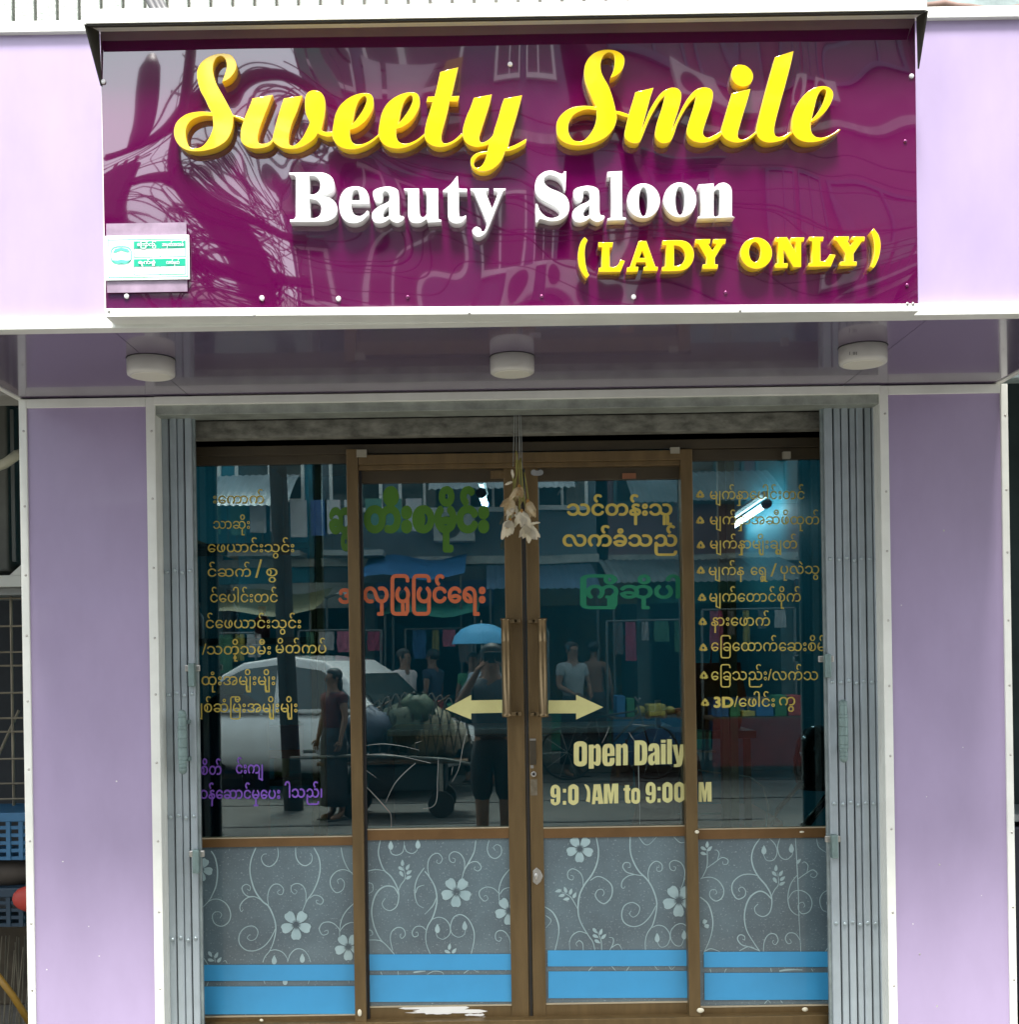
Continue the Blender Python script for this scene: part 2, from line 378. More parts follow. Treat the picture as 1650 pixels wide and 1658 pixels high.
for t_p, spots in ((pl, ((160, 1548), (101, 1395), (52, 1402), (188, 1265), (75, 1570), (143, 1500), (47, 1017))), (pr, ((1518, 1630), (1479, 1496), (1560, 1210), (1590, 1450), (1460, 980), (1501, 1290)))):
    cb2 = MB()
    for (x, y) in spots:
        q = W(x, y, 4.0575); cb2.ball((q.x, 4.0575, q.z), 1, 6, random.uniform(.0015, .0032), .0006, random.uniform(.0012, .0026))
    cb2.build('paint_chips', mat('chip_white', (.75, .74, .72), .8, var=0), t_p, kind='stuff')

# ------------------------------------------------------------------ head of the opening
hd = thing('opening_header', 'white trim and grey steel channel over the folding gates', 'header', (0, 4.05, zs - .08))
part('white_trim', whitealu, hd, (248, 633, 1426, 646, 4.045, .03))
part('steel_channel', galv, hd, (250, 646.6, 1424, 663, 4.06, .10))
bd = thing('weathered_beam', 'weathered grey beam with peeling paint above the glass doors', 'beam', (0, 4.19, 2.3))
part('beam', cement, bd, (296, 674, 1340, 702, 4.19, .06), bevel=.003)
part('packing_strip', mat('dark_packing', (.10, .105, .095), .9, var=0, scale=9, col2=(.015, .015, .02)), bd, (296, 663, 1340, 674.5, 4.215, .05))
MB().box(W(296, 700, 4.3).x, W(1340, 700, 4.3).x, 4.27, 4.42, W(830, 716, 4.27).z, zs + .02).build('lintel', black, bd)

# ------------------------------------------------------------------ folding gates
def gate(slats, lock, ytop, ymid, label, hx, hy0, hy1, rows, rx, latches, side):
    zt = W((slats[0][0] + slats[-1][1]) / 2, ytop, 4.12).z; z0 = .2
    t = thing('folding_gate', label, 'gate', (W(slats[0][0], ymid, 4.12).x, 4.12, z0), group='folded steel gates each side of the doors')
    for k, (a, b) in enumerate(slats):
        dd = 4.12 + (.006 if k % 2 else 0)
        xa, xb = W(a, ymid, dd).x, W(b, ymid, dd).x
        MB().box(xa, xb, dd, dd + .03, z0, zt).build('slat', gateblue, t, bevel=.004, seg=3)
    MB().box(W(slats[0][0] - 2, ymid, 4.12).x, W(slats[-1][1] + 2, ymid, 4.12).x, 4.135, 4.15, z0, zt).build('back_bars', black, t)
    MB().box(W(lock[0], ymid, 4.13).x, W(lock[1], ymid, 4.13).x, 4.13, 4.145, z0, zt).build('lock_stile', mat('gate_edge', (.24, .29, .29), .5, .2, var=.35, scale=12), t, bevel=.002)
    rv = MB()
    for ry in rows:
        for k, (a, b) in enumerate(slats):
            c = W((a + b) / 2 + (ry - ymid) * .0157, ry + (k % 2) * 2 - (k % 3), 4.118); rv.ball((c.x, c.y, c.z), .0062, 10, 1, .7, 1)
    rv.build('rivets', mat('rivet', (.42, .50, .52), .3, .6, var=0), t, kind='stuff', smooth=True)
    c0 = W(hx, hy1, 4.06); zt2 = W(hx, hy0, 4.06).z; h = zt2 - c0.z
    prof = [(.006, 0), (.011, .004)]; z = .012
    while z < h - .012:
        rr = .0145 if (z < h * .22 or z > h * .78) else .0165
        prof += [(rr, z), (rr, z + .008), (rr * .88, z + .0095), (rr * .88, z + .0115)]; z += .0125 if (z < h * .25 or z > h * .75) else .03
        if h * .25 <= z <= h * .75: prof[-2] = (rr, z - .004); prof[-1] = (rr * .9, z - .002)
    prof += [(.011, h - .004), (.006, h)]
    ho = MB().lathe((c0.x, 4.075, c0.z), prof, 14).build('handle', gatehandle, t, smooth=False)
    for u in (.2, .78): MB().box(c0.x + .004, c0.x + .018, 4.085, 4.122, c0.z + h * u, c0.z + h * (u + .06)).build('bracket', gatehandle, ho)
    for (lx, ly) in latches:
        c = W(lx, ly, 4.10); l = MB()
        l.box(c.x - .010, c.x + .012, 4.095, 4.125, c.z - .04, c.z + .04)
        lo = l.build('latch', gatehandle, t, bevel=.004)
        MB().box(c.x + side * .0 - .026, c.x + .026, 4.118, 4.13, c.z + .012, c.z + .034).build('latch_tongue', steel, lo, bevel=.003)
gate([(257, 265.6), (267, 278.6), (280, 291), (292.4, 303), (304.6, 315.6)], (316.5, 321.5), 665, 1123, 'left folded grey-blue steel gate of five slats with a ribbed handle', 294, 1150, 1254,
     (925, 1124, 1322, 1520), 0, ((309, 1093), (316, 1395)), 1)
gate([(1341.5, 1355), (1357, 1368), (1370, 1380.6), (1382.6, 1392), (1394, 1405), (1407, 1417.6), (1419.6, 1429)], (1335.5, 1340.5), 651, 1105, 'right folded grey-blue steel gate of seven slats with a ribbed handle', 1369, 1133, 1235,
     (905, 1104, 1301, 1495), 0, ((1341, 1078), (1352, 1371)), -1)

# ------------------------------------------------------------------ shop front: frame, sidelights, doors
fr = thing('shopfront_frame', 'brown bronze aluminium frame holding the sidelights and doors', 'frame', (0, 4.26, .2))
ZB = .2
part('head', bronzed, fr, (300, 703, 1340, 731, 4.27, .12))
part('head_bar', bronze, fr, (580, 732.5, 1104, 748.4, 4.25, .05))
part('head_bar', bronze, fr, (580, 749.2, 1104, 757, 4.262, .04))
def post(xc0, xc1, y, y0, d=4.25, name='post', m=bronze, t=.06):
    a, b = W(xc0, y, d).x, W(xc1, y, d).x
    return MB().box(a, b, d, d + t, ZB, W((xc0 + xc1) / 2, y0, d).z).build(name, m, fr, bevel=.002)
post(567.5, 586, 1200, 727); post(1109.5, 1128.5, 1200, 727)
sb = MB().box(W(318, 1640, 4.24).x, W(1350, 1640, 4.24).x, 4.24, 4.44, ZB - .05, W(830, 1652, 4.24).z).build('sill', bronze, fr, bevel=.002)
blk = MB()
for (a, b, c, e) in ((577, 728, 593, 740), (1086, 724, 1101, 734), (1269, 731, 1281, 742)): blk.px(a, b, c, e, 4.243, .02)
blk.build('corner_blocks', mat('grey_block', (.28, .26, .2), .6, var=.1), fr, kind='stuff')
chip = mat('chipped_paint', (.72, .68, .52), .7, var=.1, scale=30)
cm = MB()
for (x, y, rx, ry) in ((1129, 1347, 3.6, 3), (1299, 1347, 4, 1.7), (1134.5, 1636, 6, 4.2), (1304, 1634.5, 5, 3.6), (582, 1640, 3.6, 6), (423, 1652, 3, 2.4)):
    q = W(x, y, 4.246); s_ = 4.246 / F
    cm.ball((q.x, q.y, q.z), 1, 10, rx * s_, .003, ry * s_)
cm.build('bumpers', chip, fr, kind='stuff', smooth=True)

def sash(th, gx, ytop, yr0, yr1, yb, d, stile_l, stile_r, toprail, m_top, ymid=1060):
    """glass panes, rails and stiles of one light; gx = glass edges in px at ymid"""
    xa, xb = W(gx[0], ymid, d).x, W(gx[1], ymid, d).x; mx = (gx[0] + gx[1]) / 2
    z = lambda y: W(mx, y, d).z
    MB().box(xa - .008, xb + .008, d + .006, d + .012, z(yr0) - .004, z(ytop) + .01).build('upper_pane', paneglass, th)
    MB().box(xa - .008, xb + .008, d + .006, d + .012, z(yb) - .006, z(yr1) + .004).build('lower_pane', film, th)
    MB().box(xa, xb, d - .004, d + .03, z(yr1), z(yr0)).build('middle_rail', bronze2, th, bevel=.002)
    MB().box(xa, xb, d - .006, d + .03, z(yr0), z(yr0) + .003).build('glazing_bead', mat('pale_bead', (.5, .42, .28), .5, var=.1), th)
    MB().box(xa, xb, d - .006, d + .03, z(yb) - .003, z(yb)).build('glazing_bead', MATS['pale_bead'], th)
    MB().box(xa, xb, d - .004, d + .03, ZB + .01, z(yb) - .0032).build('bottom_rail', bronze, th, bevel=.002)
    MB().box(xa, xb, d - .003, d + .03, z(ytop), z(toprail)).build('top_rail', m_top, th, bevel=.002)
    for s_, nm in ((stile_l, 0), (stile_r, 1)):
        if s_: MB().box(W(s_[0], ymid, d).x, W(s_[1], ymid, d).x, d - .006 - .002 * nm, d + .032, ZB + .008, z(toprail) - .001).build('stile', s_[2], th, bevel=.002)
    return xa, xb, z
DG, DS = 4.29, 4.285
sl_ = thing('sidelight_window', 'left sidelight with gold and violet service list on the glass', 'window', (W(440, 1600, DS).x, DS, .2), group='sidelight windows')
sr_ = thing('sidelight_window', 'right sidelight with gold bulleted service list on the glass', 'window', (W(1240, 1600, DS).x, DS, .2), group='sidelight windows')
dl_ = thing('glass_door', 'left glass door with green and orange lettering and arrow pointing left', 'door', (W(710, 1600, DG).x, DG, .2), group='pair of glass doors')
dr_ = thing('glass_door', 'right glass door with opening hours and arrow pointing right', 'door', (W(990, 1600, DG).x, DG, .2), group='pair of glass doors')
sash(sl_, (316, 566), 752, 1356.5, 1370.5, 1644, DS, (306, 316, bronzed), None, 730, bronzed)
sash(sr_, (1126, 1342), 744.5, 1341.5, 1357.5, 1628, DS, None, (1342, 1350, bronzed), 726, bronzed)
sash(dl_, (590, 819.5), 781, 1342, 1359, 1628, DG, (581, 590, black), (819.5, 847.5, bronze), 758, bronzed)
sash(dr_, (875.5, 1108), 777, 1339.5, 1355.5, 1623, DG, (854.3, 875.5, bronze), (1108, 1114, bronzed), 755, bronzed)
MB().box(W(848.3, 1060, DG).x, W(853.4, 1060, DG).x, DG - .002, DG + .03, ZB + .01, W(850, 757, DG).z).build('meeting_strip', bronzed, dl_)
MB().box(W(850.3, 1060, DG).x, W(852.4, 1060, DG).x, DG - .004, DG + .03, ZB + .01, W(850, 757, DG).z).build('brush_seal', black, dl_)
# inner posts of the salon partition, seen through the sidelights
for (a, b, lb) in ((505, 526, 'inner bronze post behind the left sidelight glass'), (1170, 1196, 'inner bronze post behind the right sidelight glass')):
    t = thing('inner_post', lb, 'post', (W(a, 1200, 4.36).x, 4.36, .24))
    MB().box(W(a, 1200, 4.36).x, W((a + b) / 2 - 1, 1200, 4.36).x, 4.362, 4.40, .24, 2.35).build('stile', bronze, t, bevel=.002)
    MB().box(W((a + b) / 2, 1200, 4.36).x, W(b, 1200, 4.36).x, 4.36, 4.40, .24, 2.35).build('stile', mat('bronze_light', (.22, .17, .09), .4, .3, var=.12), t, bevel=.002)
# handles
def pull(th, xc, xin):
    a, b = W(xc, 1001, DG - .05), W(xc, 1161, DG - .05)
    h = MB().lathe((b.x, b.y, b.z), [(.0165, 0), (.0175, .004), (.0175, .012), (.0155, .014), (.0155, a.z - b.z - .085), (.0162, a.z - b.z - .083), (.0162, a.z - b.z - .077), (.0155, a.z - b.z - .075), (.0155, a.z - b.z - .01), (.0175, a.z - b.z - .008), (.0175, a.z - b.z)], 20).build('pull_handle', handle_m, th, smooth=False)
    for p in h.data.polygons: p.use_smooth = len(p.vertices) == 4
    e = W(xin, 1080, DG)
    for z in (b.z + .004, a.z - .016):
        MB().box(min(b.x, e.x), max(b.x, e.x), DG - .056, DG - .044, z, z + .012).box(e.x - .01, e.x + .01, DG - .056, DG - .004, z, z + .012).build('bracket', handle_m, h, bevel=.0015)
pull(dl_, 821, 838); pull(dr_, 880, 862)
# lock, latch
lk = MB(); lk.px(857.5, 1197, 868, 1238, DG - .010, .004); lk_o = lk.build('lock_plate', mat('lock_plate', (.10, .085, .06), .35, .7, var=.2), dr_)
MB().px(857.6, 1196, 867.6, 1199, DG - .012, .002).px(859, 1239, 864, 1244, DG - .012, .002).build('lock_edges', steel, lk_o)
k = MB(); q = W(864, 1253, DG); k.cyl((q.x, DG - .014, q.z), .0095, .008, 18, 'Y'); ko = k.build('keyhole', steel, dr_, bevel=.001)
MB().cyl((q.x, DG - .0155, q.z), .0045, .002, 12, 'Y').build('slot', black, ko)
mat('worn', (.22, .19, .14), .5, .4, var=0, scale=60, col2=(.12, .10, .06))
MB().px(859, 1262, 870, 1288, DG - .009, .002).build('worn_plate', MATS['worn'], dr_)
q = W(869, 1418, DG); s_ = DG / F
la = MB().add([(q.x + a * s_, DG - .012, q.z + b * s_) for a, b in ((-6, 9), (0, 14), (6, 9), (10, 0), (6, -9), (0, -14), (-6, -9))] + [(q.x + a * s_, DG - .006, q.z + b * s_) for a, b in ((-6, 9), (0, 14), (6, 9), (10, 0), (6, -9), (0, -14), (-6, -9))],
              [tuple(range(7)), tuple(range(13, 6, -1))] + [(i, (i + 1) % 7, 7 + (i + 1) % 7, 7 + i) for i in range(7)]).build('latch_plate', steel, dr_, bevel=.001)
MB().ball((q.x - .002, DG - .014, q.z), .012, 12, .6, .5, 1.2).build('thumb_turn', steel, la, smooth=True)
hg = MB()
for (x, y) in ((797, 765.5), (813, 766), (797, 771.5), (813, 772)): c = W(x, y, DG); hg.ball((c.x, DG - .012, c.z), .0035, 8)
hg.px(794, 762, 818, 775, DG - .0105, .002).build('corner_plate', bronze, dl_)
cp = MB()
for x in (864, 875): c = W(x, 766, DG); cp.cyl((c.x, DG - .016, c.z), .010, .006, 14, 'Y')
cp.px(864, 762, 875, 770, DG - .0125, .004).build('corner_plate', steel, dr_)
MB().px(1008, 766, 1030, 775, DG - .010, .004).build('catch', mat('rust_catch', (.28, .12, .06), .6, .4, var=.3), dr_)
scr = mat('pale_line_grey', (.22, .25, .24), .5, var=0)  # thin pale curves laid flat on the door glass
sb_ = MB(); zf_ = lambda p: (560 + p[0] / 4.48, 980 + p[1] / 4.48)
for w__, pts in ((1.3, [(130, 1020), (260, 1005), (400, 1020), (530, 1050)]), (1.6, [(130, 1085), (260, 1080), (400, 1095), (615, 1145)]), (1.3, [(505, 1145), (430, 1210), (350, 1300), (290, 1425)]), (1.3, [(130, 1300), (200, 1370), (290, 1470), (325, 1520), (330, 1610)]), (.9, [(130, 1185), (220, 1250)]),
                 (1.0, [(670, 1115), (665, 1250), (660, 1400), (630, 1460), (560, 1475)]), (.9, [(880, 900), (850, 1020), (820, 1180), (770, 1280)]), (.8, [(775, 1170), (765, 1230)]), (.8, [(500, 1000), (550, 985)])):
    ribbon(sb_, pts, w__, DG + .005, zf_)
sb_.build('pale_lines', scr, dl_, kind='stuff')
sb_ = MB(); zf_ = lambda p: (860 + p[0] / 4.48, 980 + p[1] / 4.48)
for w__, pts in ((1.2, [(780, 1160), (783, 1300), (790, 1590)]), (.9, [(710, 920), (760, 1000)]), (.7, [(570, 880), (540, 950), (515, 1000)]), (.8, [(735, 862), (860, 875)])):
    ribbon(sb_, pts, w__, DG + .005, zf_)
sb_.build('pale_lines', scr, dr_, kind='stuff')
# sun glare painted as white flecks on the left door's bottom rail
bare = mat('painted_glare', (.88, .88, .84), .5, .1, var=.06)  # near-white colour of the painted sun glare
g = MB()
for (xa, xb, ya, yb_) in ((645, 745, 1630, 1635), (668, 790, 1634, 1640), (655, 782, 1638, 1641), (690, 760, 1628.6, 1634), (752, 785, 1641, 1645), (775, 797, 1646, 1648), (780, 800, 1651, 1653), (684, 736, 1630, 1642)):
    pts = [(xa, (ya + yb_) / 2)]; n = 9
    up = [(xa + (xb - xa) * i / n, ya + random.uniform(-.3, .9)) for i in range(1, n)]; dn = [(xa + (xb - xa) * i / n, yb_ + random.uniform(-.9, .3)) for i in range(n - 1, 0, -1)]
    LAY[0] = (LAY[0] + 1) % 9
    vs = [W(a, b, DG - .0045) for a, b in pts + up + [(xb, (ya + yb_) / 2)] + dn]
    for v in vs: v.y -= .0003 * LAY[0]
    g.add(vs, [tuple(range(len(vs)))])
g.build('glare_patch', bare, dl_)

# ------------------------------------------------------------------ sign board
DSG = 3.15; DL = 3.118
sg = thing('sign_board', 'glossy purple salon sign with raised yellow and white lettering under a white hood', 'sign', (0, DSG, 2.4))
MB().add([(W(x, y, DSG).x, DSG + t, W(x, y, DSG).z) for t in (0, .006) for x, y in ((162, 45), (1482, 24), (1487, 491), (171, 499))],
         [(0, 1, 2, 3), (7, 6, 5, 4), (0, 4, 5, 1), (1, 5, 6, 2), (2, 6, 7, 3), (3, 7, 4, 0)]).build('face_panel', purple, sg)
MB().box(W(164, 270, DSG).x, W(1485, 270, DSG).x, DSG + .0065, 3.229, W(830, 490, DSG).z, W(830, 40, DSG).z).build('box_frame', whitealu, sg)
MB().add([(W(x, y, 3.14).x, 3.14 + t, W(x, y, 3.14).z) for t in (0, .088) for x, y in ((169, 499.5), (1488, 491.5), (1488, 504), (170, 513))],
         [(0, 1, 2, 3), (7, 6, 5, 4), (0, 4, 5, 1), (1, 5, 6, 2), (2, 6, 7, 3), (3, 7, 4, 0)]).build('bottom_trim', whitealu, sg, bevel=.001)
hf = 3.08
a, b, c, e = W(137, 35, hf), W(1502, 14, hf), W(1500, 2, hf), W(137, 12, hf)
hl = MB(); hz0, hz1 = (W(820, 27, hf).z), (W(820, 5, hf).z)
hl.add([(a.x, hf, W(137, 38, hf).z), (b.x, hf, W(1502, 16, hf).z), (b.x, hf, W(1502, -6, hf).z), (a.x, hf, W(137, 15, hf).z)] +
       [(a.x + .012, DSG + .07, W(137, 38, hf).z + .03), (b.x - .012, DSG + .07, W(1502, 16, hf).z + .03), (b.x - .012, DSG + .07, W(1502, -6, hf).z + .045), (a.x + .012, DSG + .07, W(137, 15, hf).z + .045)],
       [(0, 1, 2, 3), (7, 6, 5, 4), (0, 4, 5, 1), (3, 2, 6, 7), (0, 3, 7, 4), (1, 5, 6, 2)])
hl.build('hood', whitealu, sg, bevel=.001)
hdk = mat('hood_shade_and_cheek', (.03, .028, .02), .7, var=.1)
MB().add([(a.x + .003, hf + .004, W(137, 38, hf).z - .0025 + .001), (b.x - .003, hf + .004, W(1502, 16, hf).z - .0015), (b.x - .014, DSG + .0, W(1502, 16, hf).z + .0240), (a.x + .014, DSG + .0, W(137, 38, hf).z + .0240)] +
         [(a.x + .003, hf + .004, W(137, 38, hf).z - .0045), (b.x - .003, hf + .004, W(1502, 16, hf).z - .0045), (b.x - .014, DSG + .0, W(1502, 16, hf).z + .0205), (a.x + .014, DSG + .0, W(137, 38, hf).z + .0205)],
         [(0, 1, 2, 3), (7, 6, 5, 4), (0, 4, 5, 1), (1, 5, 6, 2), (2, 6, 7, 3), (3, 7, 4, 0)]).build('hood_shade_plate', hdk, sg)  # added plate: shade under the white hood is put into its dark colour
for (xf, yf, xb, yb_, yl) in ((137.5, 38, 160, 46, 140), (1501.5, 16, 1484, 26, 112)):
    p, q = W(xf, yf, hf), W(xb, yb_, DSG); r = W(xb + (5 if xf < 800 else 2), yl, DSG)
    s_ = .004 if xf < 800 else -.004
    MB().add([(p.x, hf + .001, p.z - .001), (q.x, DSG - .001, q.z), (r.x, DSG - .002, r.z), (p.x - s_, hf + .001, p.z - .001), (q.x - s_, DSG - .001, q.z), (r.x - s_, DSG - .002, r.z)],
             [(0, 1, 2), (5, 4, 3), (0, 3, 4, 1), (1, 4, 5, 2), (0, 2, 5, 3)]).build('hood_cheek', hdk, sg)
sc = MB(); sd = MB()
for (x, y) in ((826, 105), (1476, 124), (548, 484), (1026, 481), (167, 133), (424, 483), (205, 480)):
    q = W(x, y, DSG); sc.ball((q.x, DSG - .003, q.z), .0065, 12, 1, .6, 1)
for (x, y) in ((660, 481), (877, 480), (1175, 474), (1466, 229), (1469, 462)):
    q = W(x, y, DSG); sd.ball((q.x, DSG - .002, q.z), .0045, 10, 1, .6, 1)
sc.build('cap_screws', mat('screw_white', (.8, .8, .8), .3, var=0), sg, kind='stuff', smooth=True)
sd.build('small_screws', mat('screw_dark', (.2, .06, .14), .3, .8, var=0), sg, kind='stuff', smooth=True)
sc = MB()
for (x, y) in ((174, 502), (1481, 490), (1472, 490), (410, 509), (760, 505), (1200, 501), (700, 31), (1160, 24)):
    q = W(x, y, 3.13); sc.ball((q.x, 3.139 if y > 100 else 3.085, q.z), .004, 8, 1, .5, 1)
sc.build('trim_screws', steel, sg, kind='stuff', smooth=True)
# raised letters traced as outlines: (zoom origin x, y, scale), outline loops; a third value marks a corner
c_ = 1
E_ = [[(540,325),(460,335),(380,370),(310,430),(265,510),(245,600),(233,690),(245,740),(280,790),(340,820),(420,828),(500,810),(580,770),(652,712,1),(650,690,1),(580,745),(510,778),(450,782),(410,760),(392,710),(392,655,1),(450,635),(520,585),(570,520),(600,450),(602,390),(585,345)],
      [(510,358),(470,400),(440,470),(425,540),(412,602,1),(450,560),(500,490),(530,430),(541,385),(532,360)]]
sh = lambda L_, dx, dy: [[(p[0] + dx, p[1] + dy) + tuple(p[2:]) for p in l] for l in L_]
Z1, Z2, Z3, Z4 = (270, 70, 5.5), (570, 90, 5.5), (890, 70, 5.5), (1130, 70, 5.5)
Z5, Z6, Z7, Z8 = (460, 265, 4.459), (850, 265, 4.459), (920, 370, 6.111), (1180, 360, 6.111)
ell = lambda cx, cy, rx, ry, n=14, rot=0: [(cx + rx * math.cos(2 * math.pi * i / n), cy + ry * math.sin(2 * math.pi * i / n)) for i in range(n)]
A5 = [[(640,225),(650,190),(700,170),(760,165),(815,185),(828,230),(830,350),(840,376),(858,378,1),(868,390,1),(850,415),(815,428),(778,415),(760,398,1),(730,420),(690,432),(650,422),(632,385),(640,345),(680,310),(740,280),(758,262),(758,225),(742,203),(720,202),(708,220),(712,245),(695,272),(660,275)],
      [(757,310,1),(730,330),(712,365),(725,388),(757,375,1)]]
